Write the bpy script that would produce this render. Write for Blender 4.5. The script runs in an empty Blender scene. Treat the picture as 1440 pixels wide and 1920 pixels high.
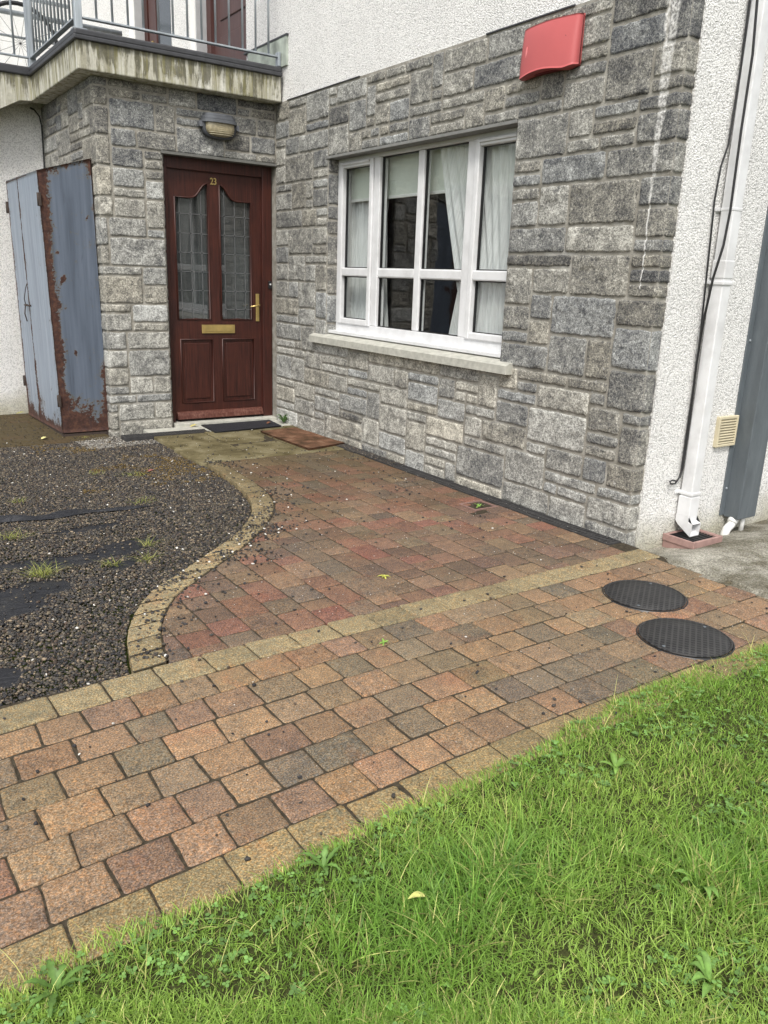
import bpy, bmesh, math, random
import numpy as np
from mathutils import Vector, Matrix
random.seed(7); rng = np.random.default_rng(11)
S = bpy.context.scene; COL = S.collection
R = math.radians

# ---------------------------------------------------------------- camera
F_PX = 1504.4452
YAW, PITCH, ROLL = 0.6065, 0.2839, 0.0367
cam_d = bpy.data.cameras.new('camera'); cam = bpy.data.objects.new('camera', cam_d); COL.objects.link(cam)
cam_d.sensor_fit = 'VERTICAL'; cam_d.sensor_height = 36.0; cam_d.lens = 36.0*F_PX/1920.0
cam_d.clip_start = 0.05; cam_d.clip_end = 400
_f = Vector((math.sin(YAW)*math.cos(PITCH), math.cos(YAW)*math.cos(PITCH), -math.sin(PITCH)))
_r = Vector((math.cos(YAW), -math.sin(YAW), 0)); _u = _r.cross(_f)
_r2 = math.cos(ROLL)*_r + math.sin(ROLL)*_u; _u2 = -math.sin(ROLL)*_r + math.cos(ROLL)*_u
M = Matrix((( _r2.x, _u2.x, -_f.x, -3.2204), (_r2.y, _u2.y, -_f.y, -6.374), (_r2.z, _u2.z, -_f.z, 1.2479), (0, 0, 0, 1)))
cam.matrix_world = M
S.camera = cam

# ---------------------------------------------------------------- sky, sun, exposure
SUN_EL, SUN_AZ = 52.0, 222.0     # degrees; azimuth clockwise from +Y
w = bpy.data.worlds.new('World'); S.world = w; w.use_nodes = True
nt = w.node_tree; nt.nodes.clear()
sky = nt.nodes.new('ShaderNodeTexSky'); sky.sky_type = 'NISHITA'; sky.sun_disc = False
sky.sun_elevation = R(SUN_EL); sky.sun_rotation = R(SUN_AZ)
sky.air_density = 1.0; sky.dust_density = 3.0; sky.ozone_density = 1.0
hs = nt.nodes.new('ShaderNodeHueSaturation'); hs.inputs['Saturation'].default_value = 0.22
bg = nt.nodes.new('ShaderNodeBackground'); bg.inputs['Strength'].default_value = 0.14
wo = nt.nodes.new('ShaderNodeOutputWorld')
nt.links.new(sky.outputs[0], hs.inputs['Color']); nt.links.new(hs.outputs[0], bg.inputs['Color']); nt.links.new(bg.outputs[0], wo.inputs[0])
sun_d = bpy.data.lights.new('sun', 'SUN'); sun_d.energy = 1.5; sun_d.angle = R(14); sun_d.color = (1.0, 0.955, 0.89)
sun = bpy.data.objects.new('sun', sun_d); COL.objects.link(sun)
_d = Vector((math.sin(R(SUN_AZ))*math.cos(R(SUN_EL)), math.cos(R(SUN_AZ))*math.cos(R(SUN_EL)), math.sin(R(SUN_EL))))
sun.rotation_euler = _d.to_track_quat('Z', 'Y').to_euler()
S.view_settings.view_transform = 'Standard'; S.view_settings.look = 'None'
S.view_settings.gamma = 1.0; S.view_settings.exposure = 0.80
try:
    S.cycles.max_bounces = 8; S.cycles.transparent_max_bounces = 16; S.cycles.caustics_reflective = False; S.cycles.caustics_refractive = False
except Exception: pass

# ---------------------------------------------------------------- helpers: tags
def tag(o, label=None, cat=None, group=None, kind=None):
    if label: o['label'] = label
    if cat: o['category'] = cat
    if group: o['group'] = group
    if kind: o['kind'] = kind
    return o
def empty(name, loc=(0, 0, 0), parent=None):
    o = bpy.data.objects.new(name, None); COL.objects.link(o); o.empty_display_size = .1; L = Vector(loc)
    if parent:
        o.parent = parent; p = parent
        while p is not None: L = L-p.location; p = p.parent
    o.location = L
    return o
def npmesh(name, V, quads=None, tris=None, mat=None, parent=None, col=None, smooth=False, offset=None):
    V = np.asarray(V, dtype=np.float64)
    if parent is not None:
        p = parent; L = np.zeros(3)
        while p is not None: L += np.array(p.location); p = p.parent
        V = V - L
    me = bpy.data.meshes.new(name)
    me.vertices.add(len(V)); me.vertices.foreach_set('co', V.astype(np.float32).ravel())
    loops = []; starts = []; tot = []; n = 0
    for a, k in ((quads, 4), (tris, 3)):
        if a is not None and len(a):
            a = np.asarray(a, dtype=np.int32); loops.append(a.ravel()); starts.append(n+np.arange(len(a))*k); tot.append(np.full(len(a), k)); n += a.size
    loops = np.concatenate(loops).astype(np.int32); starts = np.concatenate(starts).astype(np.int32); tot = np.concatenate(tot).astype(np.int32)
    me.loops.add(len(loops)); me.loops.foreach_set('vertex_index', loops)
    me.polygons.add(len(starts)); me.polygons.foreach_set('loop_start', starts); me.polygons.foreach_set('loop_total', tot)
    if smooth: me.polygons.foreach_set('use_smooth', np.ones(len(starts), dtype=bool))
    me.update(calc_edges=True); me.validate()
    if col is not None:
        c = np.asarray(col, dtype=np.float32)
        if c.shape[1] == 3: c = np.concatenate([c, np.ones((len(c), 1), np.float32)], 1)
        at = me.color_attributes.new('col', 'FLOAT_COLOR', 'POINT'); at.data.foreach_set('color', c.ravel())
    if mat: me.materials.append(mat)
    o = bpy.data.objects.new(name, me); COL.objects.link(o)
    if parent is not None: o.parent = parent
    return o
class MB:
    """collects boxes, tubes, prisms and lathes into ONE mesh object (world coordinates)"""
    def __init__(s): s.bm = bmesh.new()
    def box(s, x0, x1, y0, y1, z0, z1, bev=0.0, seg=2, rot=None, mat=0):
        r = bmesh.ops.create_cube(s.bm, size=1.0); vs = r['verts']
        for v in vs: v.co = Vector((x0+(v.co.x+.5)*(x1-x0), y0+(v.co.y+.5)*(y1-y0), z0+(v.co.z+.5)*(z1-z0)))
        if rot: bmesh.ops.rotate(s.bm, verts=vs, cent=rot[0], matrix=Matrix.Rotation(rot[2], 3, rot[1]))
        fs = set(f for v in vs for f in v.link_faces)
        for f in fs: f.material_index = mat
        if bev:
            es = list(set(e for v in vs for e in v.link_edges))
            bmesh.ops.bevel(s.bm, geom=es, offset=bev, segments=seg, affect='EDGES', profile=.5)
        return s
    def tube(s, pts, r, seg=10, cap=True):
        pts = [Vector(p) for p in pts]; rings = []; n = len(pts)
        rr = r if hasattr(r, '__len__') else [r]*n
        up = Vector((0, 0, 1)); prev = None
        for i, p in enumerate(pts):
            t = (pts[min(i+1, n-1)]-pts[max(i-1, 0)]).normalized()
            if prev is None:
                a = t.cross(up)
                if a.length < .01: a = t.cross(Vector((1, 0, 0)))
                a.normalize()
            else:
                a = prev - t*prev.dot(t)
                a.normalize()
            prev = a; b = t.cross(a)
            rings.append([s.bm.verts.new(p+(a*math.cos(k*2*math.pi/seg)+b*math.sin(k*2*math.pi/seg))*rr[i]) for k in range(seg)])
        for i in range(n-1):
            for k in range(seg):
                f = s.bm.faces.new((rings[i][k], rings[i][(k+1) % seg], rings[i+1][(k+1) % seg], rings[i+1][k])); f.smooth = True
        if cap:
            s.bm.faces.new(rings[0][::-1]); s.bm.faces.new(rings[-1])
        return s
    def prism(s, poly, axis, a, b):
        """poly: 2-D outline; axis: the extruded axis 0/1/2, from a to b"""
        def P(q, t):
            q = list(q); q.insert(axis, t); return q
        A = [s.bm.verts.new(P(q, a)) for q in poly]; B = [s.bm.verts.new(P(q, b)) for q in poly]; n = len(poly)
        for i in range(n): s.bm.faces.new((A[i], A[(i+1) % n], B[(i+1) % n], B[i]))
        s.bm.faces.new(A[::-1]); s.bm.faces.new(B); return s
    def quad(s, *p):
        s.bm.faces.new([s.bm.verts.new(q) for q in p]); return s
    def build(s, name, mat, parent=None, smooth=False, bevel=0, face=None):
        if bevel:
            bmesh.ops.bevel(s.bm, geom=[e for e in s.bm.edges if len(e.link_faces) == 2 and e.calc_face_angle(0) > .5], offset=bevel, segments=2, affect='EDGES', profile=.5)
        bmesh.ops.recalc_face_normals(s.bm, faces=s.bm.faces)
        if face:
            s.bm.normal_update()
            for f in s.bm.faces:
                if f.normal.dot(Vector(face)) < 0: f.normal_flip()
        if parent is not None:
            p = parent; L = Vector((0, 0, 0))
            while p is not None: L += p.location; p = p.parent
            bmesh.ops.translate(s.bm, verts=s.bm.verts, vec=-L)
        me = bpy.data.meshes.new(name); s.bm.to_mesh(me); s.bm.free()
        for m in (mat if isinstance(mat, (list, tuple)) else [mat]): me.materials.append(m)
        if smooth:
            for p in me.polygons: p.use_smooth = True
        o = bpy.data.objects.new(name, me); COL.objects.link(o)
        if parent is not None: o.parent = parent
        return o
def hashn(ix, iy, seed):
    h = (ix*374761393 + iy*668265263 + seed*2246822519) & 0xFFFFFFFF
    h = ((h ^ (h >> 13))*1274126177) & 0xFFFFFFFF
    return ((h ^ (h >> 16)) & 0xFFFF)/65535.0
def vnoise(x, y, seed=0):
    x = np.asarray(x, float); y = np.asarray(y, float)
    ix = np.floor(x).astype(np.int64); iy = np.floor(y).astype(np.int64); fx = x-ix; fy = y-iy
    fx = fx*fx*(3-2*fx); fy = fy*fy*(3-2*fy)
    a = hashn(ix, iy, seed); b = hashn(ix+1, iy, seed); c = hashn(ix, iy+1, seed); d = hashn(ix+1, iy+1, seed)
    return (a*(1-fx)+b*fx)*(1-fy)+(c*(1-fx)+d*fx)*fy*1.0
def fbm(x, y, seed=0, oct=4, pers=.5):
    s = 0; a = 1; t = 0
    for o in range(oct): s = s+a*vnoise(np.asarray(x)*2**o, np.asarray(y)*2**o, seed+o*17); t += a; a *= pers
    return s/t
def lin(r, g, b, k=1.0):
    f = lambda c: ((c/255+.055)/1.055)**2.4 if c > 10 else c/255/12.92
    return (f(r)*k, f(g)*k, f(b)*k)

# ---------------------------------------------------------------- helpers: materials
class NB:
    def __init__(s, name):
        s.m = bpy.data.materials.new(name); s.m.use_nodes = True; s.t = s.m.node_tree; s.t.nodes.clear()
        s.out = s.n('ShaderNodeOutputMaterial'); s.tc = s.n('ShaderNodeTexCoord'); s.geo = s.n('ShaderNodeNewGeometry')
        s.P = s.geo.outputs['Position']
    def n(s, t): return s.t.nodes.new(t)
    def l(s, a, b):
        if isinstance(a, bpy.types.NodeSocket): s.t.links.new(a, b)
        else:
            try: b.default_value = a
            except Exception: b.default_value = (*a, 1.0)
    def obj(s): return s.tc.outputs['Object']
    def scale(s, v, sc):
        m = s.n('ShaderNodeMapping'); s.l(v, m.inputs[0]); m.inputs['Scale'].default_value = sc if hasattr(sc, '__len__') else (sc,)*3; return m.outputs[0]
    def noise(s, v, sc, det=3, rough=.55, dist=0.0):
        x = s.n('ShaderNodeTexNoise'); s.l(v, x.inputs['Vector']); x.inputs['Scale'].default_value = sc; x.inputs['Detail'].default_value = det
        x.inputs['Roughness'].default_value = rough; x.inputs['Distortion'].default_value = dist; return x.outputs[0]
    def vor(s, v, sc, feat='F1', out=0, rnd=1.0):
        x = s.n('ShaderNodeTexVoronoi'); x.feature = feat; s.l(v, x.inputs['Vector']); x.inputs['Scale'].default_value = sc; x.inputs['Randomness'].default_value = rnd; return x.outputs[out]
    def ramp(s, f, *st, mode='LINEAR'):
        x = s.n('ShaderNodeValToRGB'); s.l(f, x.inputs[0]); cr = x.color_ramp; cr.interpolation = mode
        while len(cr.elements) < len(st): cr.elements.new(.5)
        for e, (p, c) in zip(cr.elements, st):
            e.position = p; e.color = (c, c, c, 1) if not hasattr(c, '__len__') else (*c, 1)
        return x.outputs[0]
    def mix(s, f, a, b, mode='MIX'):
        x = s.n('ShaderNodeMix'); x.data_type = 'RGBA'; x.blend_type = mode; x.clamp_factor = True
        s.l(f, x.inputs[0])
        for v, i in ((a, 6), (b, 7)):
            if isinstance(v, bpy.types.NodeSocket): s.t.links.new(v, x.inputs[i])
            else: x.inputs[i].default_value = (*v, 1) if hasattr(v, '__len__') else (v, v, v, 1)
        return x.outputs[2]
    def math(s, op, a, b=0.0, c=None, clamp=False):
        x = s.n('ShaderNodeMath'); x.operation = op; x.use_clamp = clamp; s.l(a, x.inputs[0]); s.l(b, x.inputs[1])
        if c is not None: s.l(c, x.inputs[2])
        return x.outputs[0]
    def sep(s, v):
        x = s.n('ShaderNodeSeparateXYZ'); s.l(v, x.inputs[0]); return x.outputs
    def attr(s, name='col'):
        x = s.n('ShaderNodeAttribute'); x.attribute_name = name; return x
    def bump(s, h, strength=.5, dist=.01, nrm=None):
        x = s.n('ShaderNodeBump'); s.l(h, x.inputs['Height']); x.inputs['Strength'].default_value = strength; x.inputs['Distance'].default_value = dist
        if nrm is not None: s.l(nrm, x.inputs['Normal'])
        return x.outputs[0]
    def bsdf(s, col, rough=.8, nrm=None, metal=0.0, spec=.5, trans=0.0):
        x = s.n('ShaderNodeBsdfPrincipled'); s.l(col, x.inputs['Base Color']); s.l(rough, x.inputs['Roughness']); s.l(metal, x.inputs['Metallic'])
        x.inputs['Specular IOR Level'].default_value = spec
        if nrm is not None: s.l(nrm, x.inputs['Normal'])
        s.t.links.new(x.outputs[0], s.out.inputs[0]); s.b = x; return x
def simple(name, col, rough=.6, metal=0.0, var=.12, scale=30, bump=.15, bd=.002, spec=.5):
    b = NB(name); v = b.noise(b.obj(), scale, 4); f = b.ramp(v, (.3, 1-var), (.7, 1+var))
    c = b.mix(1.0, col, f, 'MULTIPLY'); n = b.bump(b.noise(b.obj(), scale*4, 3), bump, bd)
    b.bsdf(c, rough, n, metal, spec); return b.m

# stone: granite-like, per-stone tone in the colour attribute (r = light/dark, g = warm/cool, b = contrast)
def limerun(b, c):
    # pale lime run down the wall near its right end, narrowing below
    P = b.P; x = b.sep(P)
    wig = b.math('MULTIPLY', b.math('SUBTRACT', b.noise(b.scale(P, (0.01, 0.01, 1)), 6, 5, .72), .5), .045)
    dy = b.math('ABSOLUTE', b.math('ADD', b.math('ADD', x[1], 3.79), wig))
    wd = b.ramp(b.math('MULTIPLY', x[2], .4), (.0, .0), (.494, .0), (.498, .0035), (.66, .006), (.72, .014), (.90, .035), (1.0, .045))
    m1 = b.ramp(b.math('DIVIDE', dy, b.math('ADD', wd, .00001)), (.7, 1.0), (1.3, 0.0)); m1 = b.math('MULTIPLY', m1, b.math('GREATER_THAN', x[2], 1.24))
    patch = b.ramp(b.noise(P, 60, 4, .75), (.42, .15), (.58, .9)); patch = b.math('MAXIMUM', patch, b.math('MULTIPLY', b.math('LESS_THAN', x[2], 1.66), .85))
    m = b.math('MULTIPLY', m1, patch)
    sp = b.math('MULTIPLY', b.ramp(b.noise(P, 26, 5, .78), (.62, 0.0), (.68, .8)), b.ramp(b.math('MULTIPLY', b.math('ABSOLUTE', b.math('ADD', x[1], 3.70)), 2.0), (.2, 1.0), (.5, 0.0)))
    sp = b.math('MULTIPLY', sp, b.math('LESS_THAN', x[2], 1.15))
    far = b.math('MULTIPLY', b.math('LESS_THAN', x[1], -3.3), b.math('LESS_THAN', x[0], .02))
    return b.mix(b.math('MULTIPLY', b.math('MAXIMUM', m, sp), far), c, (.74, .73, .70))
def mat_stone():
    b = NB('rock_faced_granite'); a = b.attr(); s = b.n('ShaderNodeSeparateColor'); b.l(a.outputs['Color'], s.inputs[0])
    P = b.P
    sp = b.noise(P, 165, 4, .78); sp2 = b.noise(P, 70, 3, .7, .6); bl = b.noise(P, 10, 4, .62, .8)
    t = b.math('MULTIPLY_ADD', b.math('SUBTRACT', sp, .5), 2.3, .515)
    t = b.math('ADD', t, b.math('MULTIPLY', b.math('SUBTRACT', sp2, .5), 1.3))
    t = b.math('ADD', t, b.math('MULTIPLY', b.math('SUBTRACT', bl, .5), 1.2))
    t = b.math('ADD', t, b.math('MULTIPLY', b.math('SUBTRACT', s.outputs[0], .5), .75))
    c = b.ramp(t, (0.0, (.050, .051, .055)), (.26, (.125, .125, .126)), (.5, (.228, .224, .205)), (.74, (.375, .366, .333)), (1.0, (.68, .67, .62)))
    warm = b.mix(s.outputs[1], (.945, .985, 1.045), (1.035, 1.0, .925)); c = b.mix(1.0, c, warm, 'MULTIPLY')
    c = limerun(b, c)
    h = b.math('ADD', b.noise(P, 120, 5, .72), b.math('MULTIPLY', b.noise(P, 28, 3), 1.1))
    b.bsdf(c, .88, b.bump(h, .9, .008), 0, .3); return b.m
def mat_mortar():
    b = NB('mortar'); P = b.P; n = b.noise(P, 12, 4, .6)
    c = b.ramp(n, (.3, (.20, .188, .158)), (.5, (.29, .274, .238)), (.7, (.40, .385, .34)))
    lp_ = b.ramp(b.noise(P, 2.3, 5, .7), (.55, 0.0), (.68, .55)); c = b.mix(lp_, c, (.50, .49, .46))
    g = b.ramp(b.noise(P, 300, 2), (.3, .75), (.7, 1.2)); c = limerun(b, b.mix(1, c, g, 'MULTIPLY'))
    b.bsdf(c, .95, b.bump(b.noise(P, 150, 4, .7), .7, .004), 0, .2); return b.m
def mat_rough(name, tint=(.88, .872, .85), dark=(.57, .565, .55), sc=125, cover=.37):
    b = NB(name); P = b.P
    n = b.noise(P, sc, 3, .62, .35); v = b.vor(P, sc*.95)
    pit = b.ramp(b.math('ADD', n, b.math('MULTIPLY', v, -.22)), (cover-.09, 1.0), (cover+.03, 0.0))
    st = b.ramp(b.noise(P, 2.2, 4, .6), (.35, .94), (.65, 1.02))
    c = b.mix(pit, tint, dark); c = b.mix(1, c, st, 'MULTIPLY')
    z = b.sep(P)[2]; low = b.ramp(b.math('ADD', b.math('MULTIPLY', z, 1.4), b.math('MULTIPLY', b.noise(P, 7, 4), .35)), (.10, (.60, .58, .48)), (.40, (1, 1, 1)))
    c = b.mix(1, c, low, 'MULTIPLY')
    h = b.math('ADD', b.math('MULTIPLY', n, 1.0), b.math('MULTIPLY', b.math('SUBTRACT', 1.0, v), .5))
    b.bsdf(c, .93, b.bump(h, .9, .010), 0, .2); return b.m
def mat_balcony_concrete():
    b = NB('stained_concrete'); P = b.P; x = b.sep(P)
    st = b.noise(b.scale(P, (6, 6, .5)), 3.0, 6, .66, .25); st2 = b.noise(b.scale(P, (7, 7, .8)), 2.2, 6, .70, .9); big = b.noise(P, 3.1, 4, .62); mot = b.noise(P, 38, 5, .72)
    c = b.ramp(st, (.30, (.20, .188, .13)), (.42, (.36, .345, .27)), (.55, (.52, .51, .44)), (.70, (.66, .65, .60)))
    hz = b.math('MULTIPLY', b.math('SUBTRACT', x[2], 2.54), 5.2)
    w_ = b.math('ADD', st2, b.math('ADD', b.math('MULTIPLY', b.math('SUBTRACT', hz, .45), .20), b.math('MULTIPLY', b.math('SUBTRACT', big, .5), .55)))
    w_ = b.math('ADD', w_, b.math('MULTIPLY', b.math('SUBTRACT', mot, .5), .16))
    c = b.mix(b.math('MULTIPLY', b.ramp(w_, (.485, 0.0), (.575, 1.0)), .80), c, (.075, .070, .042))
    y_ = b.math('ADD', b.noise(b.scale(P, (15, 15, .5)), 2, 5, .65), b.math('MULTIPLY', b.math('SUBTRACT', mot, .5), .22))
    c = b.mix(b.ramp(y_, (.51, 0.0), (.62, .6)), c, (.20, .185, .075)); c = b.mix(1, c, b.ramp(mot, (.3, .80), (.7, 1.15)), 'MULTIPLY')
    pt = b.ramp(b.vor(P, 62), (.07, 1.0), (.13, 0.0)); pt = b.math('MULTIPLY', pt, b.ramp(b.noise(P, 9), (.48, 0.0), (.55, 1.0))); c = b.mix(pt, c, (.03, .03, .028))
    b.bsdf(c, .9, b.bump(b.noise(P, 60, 4), .4, .004), 0, .25); return b.m
def mat_paver(name, base=None, film=0.0):
    b = NB(name); P = b.P
    if base is None: bc = b.attr().outputs['Color']
    else: bc = b.mix(.5, b.attr().outputs['Color'], base)
    n = b.noise(P, 34, 4, .65, .5); bc = b.mix(1, bc, b.ramp(n, (.3, (.74, .76, .80)), (.7, (1.24, 1.2, 1.14))), 'MULTIPLY')
    tw = b.ramp(b.noise(P, 6.5, 4, .62, .6), (.50, 0.0), (.64, .50)); bc = b.mix(tw, bc, b.mix(1, bc, (.62, .68, .78), 'MULTIPLY')); tw2 = b.ramp(b.noise(P, 5.1, 3, .6, .4), (.58, 0.0), (.70, .40)); bc = b.mix(tw2, bc, b.mix(1, bc, (1.15, .78, .72), 'MULTIPLY'))
    sp = b.noise(P, 215, 4, .82); c = b.mix(1, bc, b.ramp(sp, (.32, .22), (.5, .95), (.68, 2.3)), 'MULTIPLY')
    nc = b.n('ShaderNodeTexNoise'); b.l(P, nc.inputs['Vector']); nc.inputs['Scale'].default_value = 150; nc.inputs['Detail'].default_value = 2; hv = b.math('SUBTRACT', nc.outputs[0], .5)
    c = b.mix(b.math('MULTIPLY', hv, 5.0, clamp=True), c, b.mix(1, c, (1.22, 1.0, .76), 'MULTIPLY')); c = b.mix(b.math('MULTIPLY', hv, -5.0, clamp=True), c, b.mix(1, c, (.85, .99, 1.15), 'MULTIPLY'))
    lt = b.ramp(b.vor(P, 210), (.12, 1.0), (.20, 0.0)); lt = b.math('MULTIPLY', lt, b.ramp(b.noise(P, 130, 2), (.50, 0.0), (.60, .75))); c = b.mix(lt, c, (.47, .42, .33))
    x = b.sep(P)
    # olive algae film where it stays damp, towards the door
    fm = b.ramp(b.math('ADD', b.math('MULTIPLY', x[1], .32), b.math('MULTIPLY', b.noise(P, 3.5, 4, .6), .55)), (-.0, 0.0), (.0, 0.0))
    d = b.math('ADD', b.math('MULTIPLY', b.math('ADD', x[1], 3.4), .40), b.math('MULTIPLY', b.math('SUBTRACT', b.noise(P, 3.0, 5, .62), .5), 1.3))
    fm = b.ramp(d, (.12, 0.0), (.95, .78)); fm = b.math('MULTIPLY', fm, b.math('GREATER_THAN', x[1], -4.12))
    c = b.mix(fm, c, b.mix(1, (.070, .054, .026), b.ramp(sp, (.3, .6), (.7, 1.5)), 'MULTIPLY'))
    b.bsdf(c, .92, b.bump(b.math('ADD', sp, n), .55, .0035), 0, .2); return b.m
def mat_gravel():
    b = NB('gravel_stones'); c = b.attr().outputs['Color']; P = b.P
    c = b.mix(1, c, b.ramp(b.noise(P, 220, 3), (.3, .6), (.7, 1.45)), 'MULTIPLY')
    b.bsdf(c, .8, b.bump(b.noise(P, 260, 3), .4, .002), 0, .3); return b.m
def mat_bed(name, a, c2, sc=60):
    b = NB(name); P = b.P; n = b.noise(P, sc, 5, .7); c = b.ramp(n, (.3, a), (.7, c2))
    mo = b.ramp(b.noise(P, 5, 4, .6), (.60, 0.0), (.75, .3)); c = b.mix(mo, c, (.040, .034, .018))
    b.bsdf(c, .97, b.bump(n, .8, .008), 0, .15); return b.m
def mat_grass():
    b = NB('grass_blades'); c = b.attr().outputs['Color']
    d = b.bsdf(c, .5, None, 0, .35); tr = b.n('ShaderNodeBsdfTranslucent'); b.l(b.mix(1, c, (1.15, 1.25, .55), 'MULTIPLY'), tr.inputs[0])
    mx = b.n('ShaderNodeMixShader'); mx.inputs[0].default_value = .40; b.t.links.new(d.outputs[0], mx.inputs[1]); b.t.links.new(tr.outputs[0], mx.inputs[2]); b.t.links.new(mx.outputs[0], b.out.inputs[0]); return b.m
def mat_rust(name, light):
    b = NB(name); P = b.P; x = b.sep(P)
    st = b.noise(b.scale(P, (14, 14, .55)), 2.0, 4, .6)
    base = b.ramp(st, (.3, light[0]), (.5, light[1]), (.7, light[2]))
    e = b.attr(); es = b.n('ShaderNodeSeparateColor'); b.l(e.outputs['Color'], es.inputs[0])
    n = b.noise(P, 6.5, 7, .68, .4); n2 = b.noise(P, 55, 4, .7)
    k = b.math('ADD', es.outputs[0], b.math('MULTIPLY', b.math('SUBTRACT', n, .5), 1.45)); k = b.math('ADD', k, b.math('MULTIPLY', b.math('SUBTRACT', n2, .5), .75))
    rm = b.ramp(k, (.40, 0.0), (.45, 1.0)); halo = b.ramp(k, (.29, 0.0), (.42, .5))
    rc = b.ramp(b.noise(P, 32, 5, .7), (.3, (.026, .013, .011)), (.5, (.058, .026, .019)), (.68, (.105, .050, .030)))
    c = b.mix(halo, base, (.14, .115, .055)); c = b.mix(rm, c, rc)
    dk = b.ramp(b.noise(b.scale(P, (30, 30, 3)), 2.2, 3), (.60, 0.0), (.70, .6)); c = b.mix(dk, c, b.mix(.6, c, (.045, .05, .065)))
    ro = b.ramp(rm, (0.0, .48), (1.0, .9)); b.bsdf(c, ro, b.bump(b.math('ADD', b.math('MULTIPLY', rm, b.noise(P, 90, 4)), b.math('MULTIPLY', n, .4)), .5, .004), 0, .4); return b.m
def mat_wood(name, c0, c1, c2):
    b = NB(name); P = b.P; g = b.noise(b.scale(P, (38, 38, 1.6)), 2.4, 5, .65, .5)
    c = b.ramp(g, (.3, c0), (.5, c1), (.72, c2)); wn = b.ramp(b.noise(P, 4.5, 5, .65), (.45, 0.0), (.72, .5)); c = b.mix(wn, c, (.070, .018, .010))
    b.bsdf(c, .42, b.bump(g, .25, .002), 0, .4); return b.m
def mat_glass(name, ior=1.5, tint=(.93, .97, .95), wave=.0, dirt=0.0):
    b = NB(name); lw = b.n('ShaderNodeLayerWeight'); lw.inputs['Blend'].default_value = .5; f0 = ((ior-1)/(ior+1))**2
    fr = b.n('ShaderNodeMath'); fr.operation = 'MULTIPLY_ADD'; b.l(b.math('POWER', lw.outputs['Facing'], 5.0), fr.inputs[0]); fr.inputs[1].default_value = 1-f0; fr.inputs[2].default_value = f0
    tr = b.n('ShaderNodeBsdfTransparent'); tr.inputs[0].default_value = (*tint, 1); gl = b.n('ShaderNodeBsdfGlossy'); gl.inputs['Roughness'].default_value = .02
    if wave:
        nb = b.bump(b.noise(b.scale(b.P, (1, 1, .7)), 3.2, 2, .5), wave, .02); b.l(nb, gl.inputs['Normal'])
    mx = b.n('ShaderNodeMixShader'); b.l(fr.outputs[0], mx.inputs[0]); b.t.links.new(tr.outputs[0], mx.inputs[1]); b.t.links.new(gl.outputs[0], mx.inputs[2])
    o = mx
    if dirt:
        df = b.n('ShaderNodeBsdfDiffuse'); df.inputs[0].default_value = (.5, .5, .48, 1); m2 = b.n('ShaderNodeMixShader'); b.l(b.ramp(b.noise(b.P, 30, 4), (.3, dirt*.4), (.7, dirt)), m2.inputs[0])
        b.t.links.new(mx.outputs[0], m2.inputs[1]); b.t.links.new(df.outputs[0], m2.inputs[2]); o = m2
    b.t.links.new(o.outputs[0], b.out.inputs[0]); return b.m
def mat_net():
    b = NB('net_curtain'); n = b.noise(b.scale(b.P, (1, 60, 2)), 3, 3)
    d = b.n('ShaderNodeBsdfDiffuse'); d.inputs[0].default_value = (.93, .94, .94, 1); t = b.n('ShaderNodeBsdfTranslucent'); t.inputs[0].default_value = (.85, .87, .87, 1)
    m1 = b.n('ShaderNodeMixShader'); m1.inputs[0].default_value = .35; b.t.links.new(d.outputs[0], m1.inputs[1]); b.t.links.new(t.outputs[0], m1.inputs[2])
    tp = b.n('ShaderNodeBsdfTransparent'); m2 = b.n('ShaderNodeMixShader'); b.l(b.ramp(n, (.3, .06), (.7, .32)), m2.inputs[0]); b.t.links.new(m1.outputs[0], m2.inputs[1]); b.t.links.new(tp.outputs[0], m2.inputs[2])
    b.t.links.new(m2.outputs[0], b.out.inputs[0]); return b.m
def mat_concrete_pave():
    b = NB('weathered_concrete'); P = b.P; n = b.noise(P, 3.2, 7, .74, .2)
    c = b.ramp(n, (.36, (.085, .072, .045)), (.48, (.19, .178, .14)), (.56, (.29, .275, .23)), (.68, (.42, .40, .34)))
    sp = b.noise(P, 130, 4, .8); c = b.mix(1, c, b.ramp(sp, (.34, .22), (.5, 1.0), (.66, 1.8)), 'MULTIPLY')
    b.bsdf(c, .93, b.bump(b.math('ADD', sp, b.noise(P, 30, 3)), .8, .006), 0, .2); return b.m
def mat_flag():
    b = NB('algae_flagstone'); P = b.P; n = b.noise(P, 5, 6, .66, .3)
    c = b.ramp(n, (.33, (.060, .048, .020)), (.5, (.125, .104, .052)), (.68, (.20, .175, .105)))
    sp = b.noise(P, 260, 4, .75); c = b.mix(1, c, b.ramp(sp, (.3, .6), (.7, 1.5)), 'MULTIPLY')
    b.bsdf(c, .9, b.bump(sp, .4, .003), 0, .25); return b.m
def mat_galv(name='galvanised_steel', k=1.0):
    b = NB(name); P = b.P; n = b.vor(P, 70, out=1); g = b.noise(b.scale(P, (8, 8, 1)), 3, 4)
    c = b.ramp(g, (.3, (.27*k, .30*k, .33*k)), (.7, (.42*k, .46*k, .49*k)))
    b.bsdf(c, .5, b.bump(g, .1, .002), .35, .5); return b.m
def mat_duct():
    b = NB('dark_grey_painted_metal'); P = b.P; g = b.noise(b.scale(P, (6, 6, 1.2)), 2.0, 6, .7, .6); d = b.noise(P, 260, 3, .75)
    c = b.ramp(g, (.3, (.075, .088, .098)), (.7, (.125, .145, .160))); c = b.mix(b.ramp(d, (.55, 0.0), (.75, .35)), c, (.28, .29, .28))
    b.bsdf(c, .5, b.bump(d, .15, .002), 0, .45); return b.m
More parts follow.
